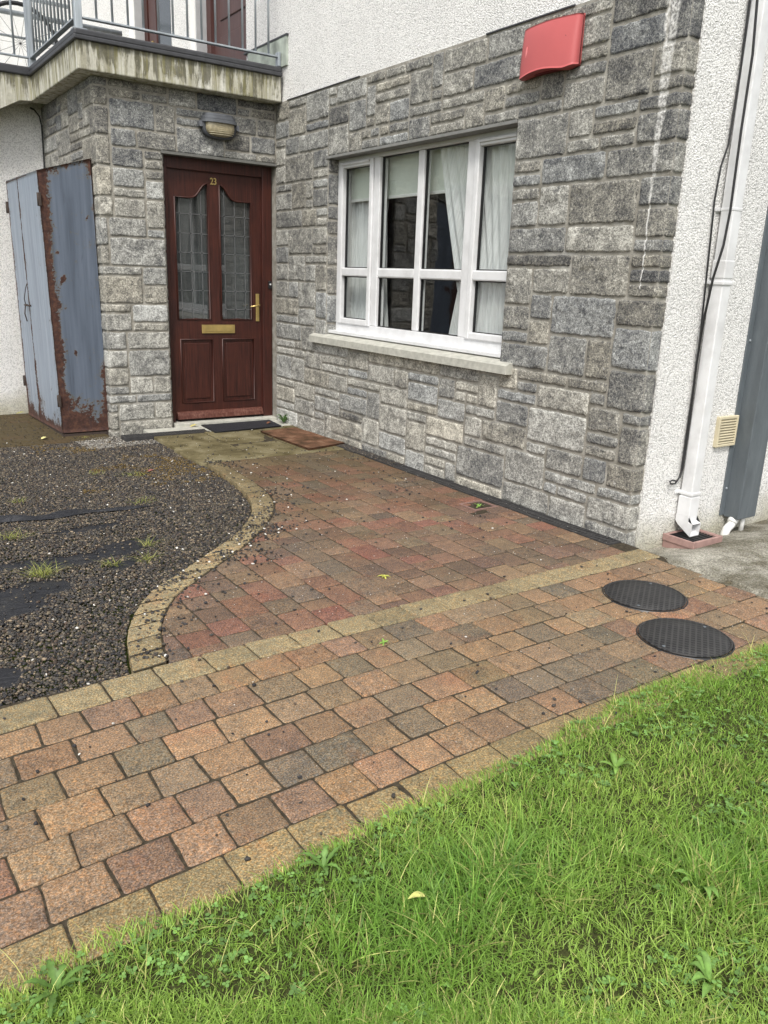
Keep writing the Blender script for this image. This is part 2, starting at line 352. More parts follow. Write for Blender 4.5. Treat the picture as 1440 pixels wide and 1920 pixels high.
def mat_upvc(name='white_upvc', grime=.25):
    b = NB(name); P = b.P; n = b.noise(P, 7, 5, .65); c = b.ramp(n, (.3, (.66-.30*grime,)*3), (.6, (.70, .705, .71)))
    b.bsdf(c, .38, None, 0, .45); return b.m
def mat_cover():
    b = NB('black_ribbed_plastic'); P = b.P; x = b.sep(P)
    a = b.math('ADD', b.math('MULTIPLY', x[0], .82), b.math('MULTIPLY', x[1], .57)); c_ = b.math('SUBTRACT', b.math('MULTIPLY', x[1], .82), b.math('MULTIPLY', x[0], .57))
    w1 = b.math('GREATER_THAN', b.math('SINE', b.math('MULTIPLY', a, 300)), .55); w2 = b.math('GREATER_THAN', b.math('SINE', b.math('MULTIPLY', c_, 300)), .55)
    h = b.math('MAXIMUM', w1, w2); c = b.mix(b.ramp(b.noise(P, 9, 5, .65), (.42, 0.0), (.7, .5)), (.012, .012, .013), (.045, .043, .040))
    c = b.mix(b.math('MULTIPLY', h, .45), c, (.075, .073, .07)); b.bsdf(c, .62, b.bump(h, 1.0, .004), 0, .35); return b.m

M_ = dict(stone=mat_stone(), mortar=mat_mortar(), rough=mat_rough('white_roughcast'), slab=mat_balcony_concrete(), paver=mat_paver('coloured_block_paving'),
          grav=mat_gravel(), joint=mat_bed('joint_sand_and_moss', (.022, .018, .012), (.082, .067, .046)), gbed=mat_bed('dark_grit', (.016, .014, .012), (.085, .074, .060), 150),
          soil=mat_bed('lawn_soil', (.020, .024, .008), (.075, .082, .028), 70), grass=mat_grass(), door=mat_wood('stained_mahogany', (.020, .0068, .0052), (.043, .0125, .0092), (.074, .0215, .0145)),
          sillc=simple('precast_concrete', (.42, .415, .365), .85, 0, .18, 22, .4, .003, .25), conc=mat_concrete_pave(), flag=mat_flag(), galv=mat_galv(), duct=mat_duct(), upvc=mat_upvc(), pvc2=mat_upvc('downpipe_plastic', .35),
          brass=simple('brass', (.56, .42, .16), .34, .75, .15, 20, .1), black=simple('black_plastic', (.012, .012, .013), .42, 0, .2, 40), rubber=simple('black_rubber', (.010, .011, .016), .75, 0, .3, 90, .8, .004),
          fascia=simple('dark_grey_trim', (.040, .041, .046), .5, 0, .25, 16, .2), red=simple('sun_faded_red_plastic', (.47, .098, .098), .5, 0, .05, 5, .03), cream=simple('cream_plastic', (.56, .50, .35), .6, 0, .1, 12),
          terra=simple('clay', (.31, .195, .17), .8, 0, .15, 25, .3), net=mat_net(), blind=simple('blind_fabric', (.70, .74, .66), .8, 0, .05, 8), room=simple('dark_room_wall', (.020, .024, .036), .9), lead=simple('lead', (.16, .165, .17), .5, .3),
          gwin=mat_glass('window_glass', 2.05, (.95, .98, .97), .10), gdoor=mat_glass('door_glass', 2.0, (.55, .62, .62), .05, .10), lampg=simple('ribbed_lamp_glass', (.30, .26, .17), .25, 0, .2, 60, .1),
          cover=mat_cover(), brown=mat_wood('brown_door_paint', (.045, .022, .020), (.075, .036, .033), (.11, .055, .048)), grey=simple('grey_render_band', (.38, .385, .39), .9, 0, .1, 9), smoothw=simple('smooth_white_render', (.78, .775, .75), .9, 0, .05, 9),
          pwhite=simple('white_waste_pipe', (.68, .68, .66), .4, 0, .1, 15), chrome=simple('steel_tube', (.45, .46, .47), .35, .7, .15, 30), screw=simple('dark_iron', (.05, .035, .028), .8, .1, .3, 60),
          rustA=mat_rust('rusty_blue_grey_paint', ((.068, .084, .112), (.098, .120, .158), (.125, .150, .195))), rustB=mat_rust('rusty_pale_blue_paint', ((.17, .20, .25), (.235, .28, .345), (.29, .335, .40))))
m_memb = NB('weed_membrane'); _h = m_memb.noise(m_memb.scale(m_memb.P, (3, 14, 3)), 2.5, 4, .6, 1.0)
m_memb.bsdf(m_memb.mix(m_memb.ramp(m_memb.noise(m_memb.P, 14, 5, .7), (.5, 0.0), (.7, .6)), (.014, .015, .019), (.040, .038, .035)), .6, m_memb.bump(_h, .8, .03), 0, .35)
M_['memb'] = m_memb.m
b = NB('mat_fibre'); _n = b.noise(b.P, 8, 5, .65); b.bsdf(b.mix(1, b.ramp(_n, (.35, (.060, .036, .020)), (.55, (.145, .075, .045)), (.7, (.24, .15, .095))), b.ramp(b.noise(b.P, 240, 3, .7), (.3, .6), (.7, 1.4)), 'MULTIPLY'), .95, b.bump(b.noise(b.P, 160, 3), .7, .004), 0, .15); M_['coir'] = b.m
b = NB('leaf'); b.bsdf(b.mix(1, b.attr().outputs['Color'], b.ramp(b.noise(b.P, 70, 4), (.3, .75), (.7, 1.25)), 'MULTIPLY'), .55, None, 0, .3); M_['leaf'] = b.m

# ================================================================= SETTING: ground, paving, gravel, lawn beds
def grid_sheet(name, x0, x1, y0, y1, nx, ny, zf, mat, mask=None, kind='structure', thick=False):
    X, Y = np.meshgrid(np.linspace(x0, x1, nx+1), np.linspace(y0, y1, ny+1)); Z = zf(X, Y); V = np.stack([X.ravel(), Y.ravel(), Z.ravel()], 1)
    i, j = np.meshgrid(np.arange(nx), np.arange(ny)); a = (j*(nx+1)+i).ravel(); q = np.stack([a, a+1, a+nx+2, a+nx+1], 1)
    if mask is not None:
        cx = V[q].mean(1); q = q[mask(cx[:, 0], cx[:, 1])]
    o = npmesh(name, V, q, mat=mat, smooth=True); o['kind'] = kind; return o
gm = NB('far_lawn'); gm.bsdf(gm.ramp(gm.noise(gm.P, 3, 6, .7), (.3, (.030, .045, .010)), (.7, (.095, .120, .030))), .95, gm.bump(gm.noise(gm.P, 40, 4), .6, .03), 0, .1)
grid_sheet('ground', -70, 70, -70, 70, 40, 40, lambda x, y: x*0-.16, gm.m)

S_IN = np.array([(-1.21, -1.351), (-1.236, -1.798), (-1.293, -2.168), (-1.378, -2.436), (-1.505, -2.649), (-1.647, -2.825), (-1.806, -2.968), (-1.974, -3.112), (-2.103, -3.229), (-2.224, -3.321), (-2.319, -3.426), (-2.409, -3.562), (-2.471, -3.706), (-2.519, -3.864), (-2.550, -4.012)])
S_OUT = np.array([(-1.10, -1.34), (-1.115, -1.70), (-1.14, -2.05), (-1.180, -2.268), (-1.262, -2.488), (-1.395, -2.698), (-1.544, -2.873), (-1.732, -3.063), (-1.878, -3.187), (-2.018, -3.300), (-2.126, -3.400), (-2.215, -3.49), (-2.305, -3.627), (-2.365, -3.766), (-2.418, -3.995)])
def arc(P, n):
    P = np.asarray(P); d = np.r_[0, np.cumsum(np.linalg.norm(np.diff(P, axis=0), axis=1))]; t = np.linspace(0, d[-1], n)
    return np.stack([np.interp(t, d, P[:, k]) for k in (0, 1)], 1)
def smooth_curve(P, it=2):
    P = np.asarray(P, float)
    for _ in range(it):
        Q = [P[0]]
        for a, b2 in zip(P[:-1], P[1:]): Q += [a*.75+b2*.25, a*.25+b2*.75]
        Q.append(P[-1]); P = np.array(Q)
    return P
S_IN = smooth_curve(S_IN); S_OUT = smooth_curve(S_OUT)
def xin(y): return np.interp(-np.asarray(y, float), -S_IN[:, 1], S_IN[:, 0], left=-1.21, right=-2.55)
class Blocks:
    """convex-polygon paving blocks with worn arrises, all in one mesh"""
    def __init__(s): s.V = []; s.Q = []; s.T = []; s.C = []; s.n = 0
    def add(s, poly, z=0.0, col=(.2, .2, .2), gap=.0020, tilt=.0011, depth=.05, rnd=.0055, step=.022):
        P = np.array(poly, float)
        a2 = sum(P[i, 0]*P[(i+1) % len(P), 1]-P[(i+1) % len(P), 0]*P[i, 1] for i in range(len(P)))
        if abs(a2) < .0012: return
        if a2 < 0: P = P[::-1]
        c = P.mean(0); n = len(P)
        # inset every edge by the gap
        def inset(P, g):
            out = []
            for i in range(len(P)):
                p0, p1, p2 = P[i-1], P[i], P[(i+1) % len(P)]
                e1 = p1-p0; e2 = p2-p1; e1 = e1/(np.linalg.norm(e1)+1e-9); e2 = e2/(np.linalg.norm(e2)+1e-9)
                n1 = np.array([-e1[1], e1[0]]); n2 = np.array([-e2[1], e2[0]]); bis = n1+n2; L = np.dot(bis, bis)
                out.append(p1+bis*(2*g/max(L, .5)))
            return np.array(out)
        P = inset(P, gap*random.uniform(.6, 1.5))
        ring = []
        for i in range(len(P)):
            a, b2 = P[i], P[(i+1) % len(P)]; L = np.linalg.norm(b2-a); k = max(2, int(L/step))
            cut = min(.0055*random.uniform(.5, 1.4)/max(L, .02), .3)
            for t in np.linspace(cut, 1-cut, k): ring.append(a+(b2-a)*t)
        ring = np.array(ring); m = len(ring)
        sd = random.randint(0, 9999)
        wob = (vnoise(ring[:, 0]*60+sd, ring[:, 1]*60, 3)-.5)*.0042
        dirv = ring-c; dirv /= np.linalg.norm(dirv, axis=1)[:, None]; ring = ring+dirv*wob[:, None]
        tx, ty = random.gauss(0, tilt)/.12, random.gauss(0, tilt)/.12; dz = random.gauss(0, tilt)
        def lay(off, zz):
            r = ring-dirv*off; return np.c_[r, z+dz+zz+(r[:, 0]-c[0])*tx+(r[:, 1]-c[1])*ty]
        L = [lay(0, -depth), lay(0, -rnd*.9), lay(rnd*.35, -rnd*.32), lay(rnd, 0.0), lay(rnd*2.2, .0006)]
        V = np.concatenate(L+[np.array([[c[0], c[1], z+dz+.001]])]); b0 = s.n
        for k in range(len(L)-1):
            i = np.arange(m); j = (i+1) % m; s.Q.append(np.stack([b0+k*m+i, b0+k*m+j, b0+(k+1)*m+j, b0+(k+1)*m+i], 1))
        i = np.arange(m); s.T.append(np.stack([b0+(len(L)-1)*m+i, b0+(len(L)-1)*m+(i+1) % m, np.full(m, b0+len(L)*m)], 1))
        s.V.append(V); s.C.append(np.tile(np.array(col), (len(V), 1))); s.n += len(V)
    def build(s, name, mat):
        return npmesh(name, np.concatenate(s.V), np.concatenate(s.Q), np.concatenate(s.T), mat, col=np.concatenate(s.C), smooth=True)
def clip(poly, p, nrm):
    """keep the side where (q-p).nrm >= 0"""
    out = []; n = len(poly)
    for i in range(n):
        a, b2 = np.array(poly[i]), np.array(poly[(i+1) % n]); da = np.dot(a-p, nrm); db = np.dot(b2-p, nrm)
        if da >= 0: out.append(a)
        if da*db < 0: out.append(a+(b2-a)*da/(da-db))
    return out
ytop = lambda x: np.interp(x, [-3.4, -2.96, -2.39, -1.9, 0], [-4.225, -4.178, -4.140, -4.118, -4.118])
yband = lambda x: np.interp(x, [-3.4, -2.88, -2.55, -2.38, -1.5, -.6, 0], [-4.085, -4.037, -4.012, -4.003, -3.985, -3.99, -3.985])
ybot = lambda x: np.interp(x, [-3.2, -2.5, -1.7, -.5], [-4.972, -4.942, -4.915, -4.915])
PAL_LOW = [(lin(160, 128, 96), 5), (lin(148, 116, 90), 5), (lin(136, 118, 96), 4), (lin(120, 112, 98), 3), (lin(106, 102, 94), 2.0), (lin(138, 108, 92), 3), (lin(142, 102, 90), .9), (lin(132, 114, 88), 3)]
PAL_UP = [(lin(140, 98, 82), 4.5), (lin(132, 104, 84), 4), (lin(120, 106, 88), 4), (lin(142, 92, 80), 1.8), (lin(108, 103, 92), 2.4), (lin(140, 118, 92), 2.5), (lin(116, 96, 84), 3)]
def pick(pal, k=.80, tint=(1.0, 1.0, 1.0)):
    tot = sum(q[1] for q in pal); r = random.uniform(0, tot)
    for c, wt in pal:
        r -= wt
        if r <= 0: break
    m = np.mean([np.array(q[0])*q[1] for q in pal], 0)*len(pal)/tot; c = np.array(c)*.70+m*.30; g_ = c.mean(); c = c*.70+g_*.30; v = random.uniform(.88, 1.12); return tuple(float(ch)*k*v*random.uniform(.97, 1.03)*tn_ for ch, tn_ in zip(c, tint))
BEIGE = lin(148, 137, 112)
def beige(k=.78): v = random.uniform(.85, 1.14); return tuple(c*k*v*t for c, t in zip(BEIGE, (1.04, 1.0, .90)))
# ---- front path: six courses between two beige edge courses
bl = Blocks(); XR = -.062
for r in range(6):
    x = -5.2+random.uniform(0, .12); shp = 0
    while x < XR:
        L = random.choice((.122, .13, .135, .15, .16)); x1 = x+L; sh = random.uniform(-.006, .006)
        q = []
        for (xx, rr, s_) in ((x, r, 0), (x1, r, 0), (x1, r+1, 1), (x, r+1, 1)):
            t = rr/6; q.append((xx+((sh if xx == x1 else shp) if s_ else 0), ytop(xx)*(1-t)+ybot(xx)*t))
        q = clip(q, np.array([XR+.02*math.sin(r*2.1), 0]), np.array([-1.0, 0])); col = pick(PAL_LOW, .84, (1.06, 1.0, .86))
        if len(q) >= 3: bl.add(q, 0, col)
        x = x1; shp = sh
x = -5.3
while x < XR:                                                   # beige course between path and patio, then along the gravel
    L = random.uniform(.158, .172); x1 = min(x+L, -.015) if x+L > -.12 else x+L
    if x > -.03: break
    bl.add([(x, yband(x)), (x1, yband(x1)), (x1+.004, ytop(x1)), (x+.004, ytop(x))], .002, beige()); x = x1
x = -5.25
while x < 1.0:                                                  # beige course against the lawn
    L = random.uniform(.155, .172); x1 = x+L
    q = [(x, ybot(x)), (x1, ybot(x1)), (x1, ybot(x1)-.125), (x, ybot(x)-.125)]
    if x1 < XR: bl.add(q, 0, tuple(c*t for c, t in zip(beige(.74), (1.04, .98, .88))))
    x = x1
tag(bl.build('path', M_['paver']), kind='structure')
# ---- patio: courses running away from the camera
bl = Blocks(); x = -.105
cols_ = []
while x > -2.45: cols_.append((x-.131, x)); x -= .131
for (xa, xb) in cols_:
    y = -1.325-random.uniform(0, .10)
    first = True
    while y > -3.995:
        L = random.choice((.095, .13, .13, .165, .19)); y1 = max(y-L, float(yband((xa+xb)/2)))
        if float(yband((xa+xb)/2))-y1 > -.045: y1 = float(yband((xa+xb)/2))
        ya = -1.325 if first else y; first = False
        q = [(xa, y1), (xb, y1), (xb, ya), (xa, ya)]; c = np.array([(xa+xb)/2, (ya+y1)/2])
        k = np.argmin(np.linalg.norm(S_OUT-c, axis=1)); k = min(max(k, 1), len(S_OUT)-2); tg = S_OUT[k+1]-S_OUT[k-1]; tg /= np.linalg.norm(tg); nr = np.array([-tg[1], tg[0]])
        if nr[0] < 0: nr = -nr
        q = clip(q, S_OUT[k], nr)
        # the square gully is let in near the wall
        if not (c[0] > -.31 and -3.10 < c[1] < -2.90):
            if len(q) >= 3 and S_OUT[k][1] > -3.99: bl.add(q, 0, pick(PAL_UP, .78, (1.05, .98, .88)))
        y = y1
        if y <= float(yband((xa+xb)/2))+.001: break
for q in ([(-.366, -2.90), (-.30, -2.90), (-.30, -3.1), (-.366, -3.1)],): bl.add(q, 0, pick(PAL_UP))
tag(bl.build('patio_paving', M_['paver']), kind='structure')
# ---- beige kerb following the S curve
bl = Blocks(); n = 27; A = arc(S_IN, n+1); B = arc(S_OUT, n+1)
for i in range(n): bl.add([A[i], B[i], B[i+1], A[i+1]], .003, beige(.78), gap=.0050)
tag(bl.build('kerb', M_['paver']), kind='structure')
_A = arc(S_IN, 60)*.94+arc(S_OUT, 60)*.06; _B = arc(S_IN, 60)*.06+arc(S_OUT, 60)*.94
npmesh('kerb_bed', np.c_[np.concatenate([_A, _B]), np.full(120, -.0012)], [(i, 60+i, 61+i, i+1) for i in range(59)], mat=M_['joint'])['kind'] = 'structure'
# ---- flagstones before the door and brown paving left of the pier
bl = Blocks()
for (x0, x1, y0, y1) in ((-1.235, -.80, -1.325, -.80), (-.80, -.40, -1.325, -.80), (-.40, -.10, -1.325, -.80), (-1.215, -.80, -.80, -.30), (-.80, -.40, -.80, -.30), (-.40, -.10, -.80, -.30), (-.10, .0, -1.1, -.30)):
    bl.add([(x0, y0), (x1, y0), (x1, y1), (x0, y1)], 0, (.1, .09, .05), gap=.0016)
tag(bl.build('flagstones', M_['flag']), kind='structure')
bl = Blocks(); zb = lambda y: -.03-.03*min(max(y/1.5, 0), 1)
yy = -.10
for r in range(13):
    y0 = yy+r*.131; x = -4.6+random.uniform(0, .1)
    while x < -1.47:
        L = random.choice((.13, .16, .19)); x1 = min(x+L, -1.46); ylo = y0
        if y0+.131 <= 1.60: bl.add([(x, y0), (x1, y0), (x1, y0+.128), (x, y0+.128)], zb(y0), pick([(lin(84, 66, 44), 3), (lin(100, 72, 50), 2), (lin(74, 60, 42), 2), (lin(116, 66, 50), .7)], .62))
        x = x1
tag(bl.build('side_paving', M_['paver']), kind='structure')
grid_sheet('paving_bed', -5.3, .0, -5.07, -3.95, 60, 16, lambda x, y: -.0050+.003*vnoise(x*30, y*30), M_['joint'], mask=lambda x, y: y < yband(x)-.01)
grid_sheet('patio_bed', -2.56, .0, -3.98, -.0, 60, 60, lambda x, y: -.0050+.003*vnoise(x*30, y*30), M_['joint'], mask=lambda x, y: x > xin(y)+.03)
grid_sheet('side_bed', -4.7, -1.40, -.10, 1.60, 20, 20, lambda x, y: -.045-.03*np.clip(y/1.5, 0, 1), M_['joint'])
def zg(x, y):   # surface of the gravel bed
    return -.024+.018*(fbm(x*1.6, y*1.6, 5)-.5)-.012*np.clip((y+1.5)/1.5, 0, 1)-.02*np.clip((xin(y)-x-.1)/1.2, 0, 1)*0
grid_sheet('gravel_bed', -6.2, -1.10, -4.26, .02, 110, 90, lambda x, y: zg(x, y)-.004, M_['gbed'], mask=lambda x, y: (x < xin(y)+.06) & (y < yband(x)+.03))
# ---- concrete footway at the right, dished down to the wall
def zc(x, y): return -.002-.070*np.clip((y+4.20)/.27, 0, 1)+.012*np.clip(x-.4, 0, 3)+.004*fbm(x*6, y*6, 9)+.010*np.clip(x+.05, 0, .03)/.03
def xe(y): return np.interp(y, [-5.0, -4.7, -4.33, -4.07, -3.98], [-.055, -.06, -.085, -.035, .02])
def conc():
    nx, ny = 90, 60; T, Y = np.meshgrid(np.linspace(0, 1, nx+1)**2.2, np.linspace(-5.04, -3.90, ny+1)); X = xe(Y)+.012*(vnoise(Y*28, Y*0, 4)-.5)+T*7.5
    Z = zc(X, Y); Z[:, 0] = -.05; V = np.stack([X.ravel(), Y.ravel(), Z.ravel()], 1); i, j = np.meshgrid(np.arange(nx), np.arange(ny)); a = (j*(nx+1)+i).ravel()
    o = npmesh('footway', V, np.stack([a, a+1, a+nx+2, a+nx+1], 1), mat=M_['conc'], smooth=True); o['kind'] = 'structure'
conc()
# ---- lawn bed
zl_ = lambda x, y: -.012+.020*fbm(x*2.5, y*2.5, 21)+.012*np.clip((-5.1-y)/.5, 0, 1)
grid_sheet('lawn', -9, 8, -14, -5.045, 170, 100, zl_, M_['soil'])

# ================================================================= GRAVEL (uncountable) and membrane
ICO = None
def ico():
    bm = bmesh.new(); bmesh.ops.create_icosphere(bm, subdivisions=1, radius=1.0); V = np.array([v.co[:] for v in bm.verts]); T = np.array([[v.index for v in f.verts] for f in bm.faces]); bm.free(); return V, T
IV, IT = ico()
def pebbles(name, P, size, cols, flat=.62, label=None, cat=None, parent=None):
    n = len(P); V = np.repeat(IV[None], n, 0)*(1+rng.normal(0, .16, (n, len(IV), 1)))
    sc = size[:, None]*np.stack([rng.uniform(.8, 1.35, n), rng.uniform(.7, 1.0, n), np.full(n, flat)*rng.uniform(.8, 1.2, n)], 1); V = V*sc[:, None, :]
    a = rng.uniform(0, 6.28, n); tl = rng.normal(0, .35, n); ca, sa, ct, st = np.cos(a), np.sin(a), np.cos(tl), np.sin(tl)
    x, y, z = V[..., 0].copy(), V[..., 1].copy(), V[..., 2].copy(); y, z = y*ct[:, None]-z*st[:, None], y*st[:, None]+z*ct[:, None]
    x, y = x*ca[:, None]-y*sa[:, None], x*sa[:, None]+y*ca[:, None]; V = np.stack([x, y, z], -1)+P[:, None, :]
    T = (IT[None]+(np.arange(n)*len(IV))[:, None, None]).reshape(-1, 3); C = np.repeat(cols, len(IV), 0)
    o = npmesh(name, V.reshape(-1, 3), tris=T, mat=M_['grav'], col=C, smooth=True); tag(o, label, cat, kind='stuff'); return o
PC = np.array([lin(66, 63, 58), lin(88, 81, 70), lin(50, 49, 49), lin(110, 99, 80), lin(128, 113, 92), lin(78, 66, 55), lin(200, 195, 182), lin(60, 57, 55)])
def pcol(n, wts=(5, 5, 4, 2.6, 1.3, 3, .13, 3)):
    p = np.array(wts)/sum(wts); c = PC[rng.choice(len(PC), n, p=p)]; return c*rng.uniform(.6, 1.35, (n, 1))*np.array([.95, .97, 1.03])
# exposed membrane shapes: ellipses (x, y, rx, ry, angle)
EXP = [(-2.68, -3.08, .20, .10, .35), (-2.80, -3.24, .17, .10, .35), (-2.36, -2.80, .26, .07, .12), (-2.16, -2.68, .16, .07, .3), (-2.24, -2.34, .24, .05, .1), (-2.25, -2.97, .07, .04, .6), (-2.90, -3.80, .07, .07, .3), (-2.66, -2.74, .16, .05, .1), (-3.05, -3.05, .3, .2, 0.1)]
def exposed(x, y):
    e = np.full(np.shape(x), 9.0)
    for (cx, cy, rx, ry, a) in EXP:
        dx, dy = x-cx, y-cy; u = dx*math.cos(a)+dy*math.sin(a); v = -dx*math.sin(a)+dy*math.cos(a); e = np.minimum(e, np.sqrt((u/rx)**2+(v/ry)**2))
    return e+(fbm(x*9, y*9, 31)-.5)*1.0
N = 300000
x = rng.uniform(-3.9, -1.15, N); y = rng.uniform(-4.28, -.02, N)
ok = (x < xin(y)-.004) & (y < np.where(x < -2.5, yband(np.clip(x, -3.4, 0))+.0, 9)) & (y > np.where(x < -2.5, yband(np.clip(x, -3.4, 0))+.012, -9))
ok = (x < xin(y)-.004) & (y > np.where(x < -2.54, yband(np.clip(x, -3.4, 0))+.010, -9)) & (y < np.where(x > -1.42, -.29, np.where(x > -1.8, .0, -.13)))
keep = rng.uniform(0, 1, N) < np.where(exposed(x, y) < .93, .03+.10*(vnoise(x*6, y*40, 8) > .72), 1.0)
keep &= rng.uniform(0, 1, N) < np.where(y < -2.3, .80, .95)
k = ok & keep; x, y = x[k], y[k]; n = len(x)
sz = np.where(rng.uniform(0, 1, n) < .25, rng.uniform(.0056, .0085, n), rng.uniform(.0032, .0058, n)); z = zg(x, y)+rng.uniform(-.002, .007, n)
pc = pcol(n); mo = (fbm(x*4.5, y*4.5, 77) > .57) & (x > -2.1) & (y > -1.7) & (rng.uniform(0, 1, n) < .42)
pc[mo] = np.array(lin(112, 92, 50))*rng.uniform(.4, 1.0, (mo.sum(), 1))
gl = (y > -.45) & (x > -1.75) & (rng.uniform(0, 1, n) < .6); pc[gl] = np.array(lin(150, 146, 138))*rng.uniform(.5, 1.1, (gl.sum(), 1))
pebbles('gravel', np.stack([x, y, z], 1), sz, pc, label='dark grey and brown gravel filling the bed left of the curved kerb', cat='gravel')
# stray stones on the paving
n = 2600; t = rng.uniform(0, 1, n); idx = (t*(len(S_OUT)-1)).astype(int); off = np.abs(rng.normal(0, .13, n))-.10
x = S_OUT[idx, 0]+off*.75+rng.normal(0, .02, n); y = S_OUT[idx, 1]-off*.6+rng.normal(0, .03, n)
xa = rng.uniform(-2.6, -.1, 450); ya = rng.uniform(-4.0, -1.3, 450); x = np.r_[x, xa]; y = np.r_[y, ya]
k = ((y > -3.97) & (x > xin(y)+.005) & (y < -1.0)); pr = np.where(fbm(x*2.2, y*2.2, 55) > .50, 1, .22); k &= rng.uniform(0, 1, len(x)) < pr
x, y = x[k], y[k]; x2 = rng.uniform(-3.4, -.1, 110); y2 = rng.uniform(-5.05, -4.0, 110); x = np.r_[x, x2]; y = np.r_[y, y2]; x3 = rng.uniform(-1.2, -.15, 260); y3 = rng.uniform(-2.6, -.35, 260); x = np.r_[x, x3]; y = np.r_[y, y3]
n = len(x); sz = rng.uniform(.0028, .0078, n); pebbles('stray_gravel', np.stack([x, y, .003+sz*.35], 1), sz, pcol(n, (5, 3, 5, 1, .6, 1, 1.0, 5)), label='loose dark stones spilled from the bed over kerb and paving', cat='gravel')
n = 1700; x = rng.uniform(-2.6, 0.0, n); y = rng.uniform(-4.9, -.35, n); k = (x > xin(y)+.01) & (rng.uniform(0, 1, n) < np.where(y > -3.9, 1, .25)); x, y = x[k], y[k]; n = len(x)
pebbles('pale_grit', np.stack([x, y, np.full(n, .0035)], 1), rng.uniform(.0010, .0026, n), np.tile(np.array([.55, .53, .48]), (n, 1))*rng.uniform(.7, 1.1, (n, 1)), label='tiny white chippings scattered over the patio blocks', cat='grit')
n = 3400; x = np.r_[rng.uniform(-3.4, -1.43, 900), rng.uniform(-.10, -.0, 2500)]; y = np.r_[rng.uniform(-.12, 1.5, 900), rng.uniform(-2.0, -1.05, 2500)]; k = (x < -1.4) | (rng.uniform(0, 1, n) < np.clip((y+2.1)/.7, 0, 1)); x, y = x[k], y[k]; n = len(x)
pebbles('dark_grit', np.stack([x, y, np.where(x < -1, zb(0)-.03*np.clip(y/1.5, 0, 1)+.004, .006)], 1), rng.uniform(.003, .0065, n), pcol(n, (5, 3, 6, .5, .3, 1, .1, 5)), label='dark grit caught beside the wall and behind the locker', cat='grit')
# membrane: a wrinkled sheet seen through the thin gravel
def zm(x, y): return zg(x, y)+.0005+.008*(fbm(x*4, y*16, 41)-.5)+.004*(vnoise(x*3, y*30, 43)-.5)
o = grid_sheet('weed_membrane', -4.2, -1.9, -4.02, -2.0, 150, 150, zm, M_['memb'], mask=lambda x, y: (exposed(x, y) < 1.12) & (x < xin(y)-.05), kind='x')
del o['kind']; tag(o, 'black weed membrane showing through the thin gravel at the left', 'weed membrane')
# folded strip of membrane lying across the gravel
t = np.linspace(0, 1, 50); fx = -3.2+t*1.42; fy = -1.98-.16*t+.012*np.sin(t*20); wdt = .040*(1-t**3)*(1+.3*np.sin(t*23)); V = []; 
for s_ in np.linspace(-1, 1, 7):
    V.append(np.stack([fx, fy+s_*wdt, zg(fx, fy)+.012+.022*(1-s_*s_)*(1-t**4)*(1+.4*np.sin(t*31+s_))], 1))
V = np.concatenate(V); q = [(r*50+i, r*50+i+1, (r+1)*50+i+1, (r+1)*50+i) for r in range(6) for i in range(49)]
tag(npmesh('membrane_fold', V, q, mat=M_['memb'], smooth=True), 'folded ridge of black membrane lying straight across the gravel', 'membrane fold')

# ================================================================= MASONRY
def layout(us, vs, blocked, seed=0, wmax=9, hw=(.42, .40, .18), quoin=()):
    """squared random rubble on a grid of cells: returns rectangles (i0, i1, j0, j1)"""
    rd = random.Random(seed); nu, nv = len(us)-1, len(vs)-1; occ = np.zeros((nu, nv), bool)
    for i in range(nu):
        for j in range(nv):
            if blocked((us[i]+us[i+1])/2, (vs[j]+vs[j+1])/2): occ[i, j] = True
    out = []
    for j in range(nv):
        i = 0
        while i < nu:
            if occ[i, j]: i += 1; continue
            g = i
            while g < nu and not occ[g, j]: g += 1
            gap = g-i; h = rd.choices((1, 2, 3), hw)[0]
            wd = {1: rd.choice((2, 4, 5, 6, 7)), 2: rd.choice((3, 4, 5, 6, 7, 8)), 3: rd.choice((4, 5, 6, 7, 8))}[h]
            wd = min(wd, wmax)
            if gap-wd in (1, 2): wd = gap if gap <= wmax else gap-3
            wd = max(1, min(wd, gap))
            while h > 1 and (j+h > nv or occ[i:i+wd, j:j+h].any()): h -= 1
            for q in quoin:      # corner stones wrap the corner
                if us[i] < q-1e-6 and us[i+wd] < q+.045 and us[i+wd] > q-.09:
                    while i+wd < g and us[i+wd] < q+.05: wd += 1
            while h > 1 and (j+h > nv or occ[i:i+wd, j:j+h].any()): h -= 1
            occ[i:i+wd, j:j+h] = True; out.append((i, i+wd, j, j+h)); i += wd
    return out
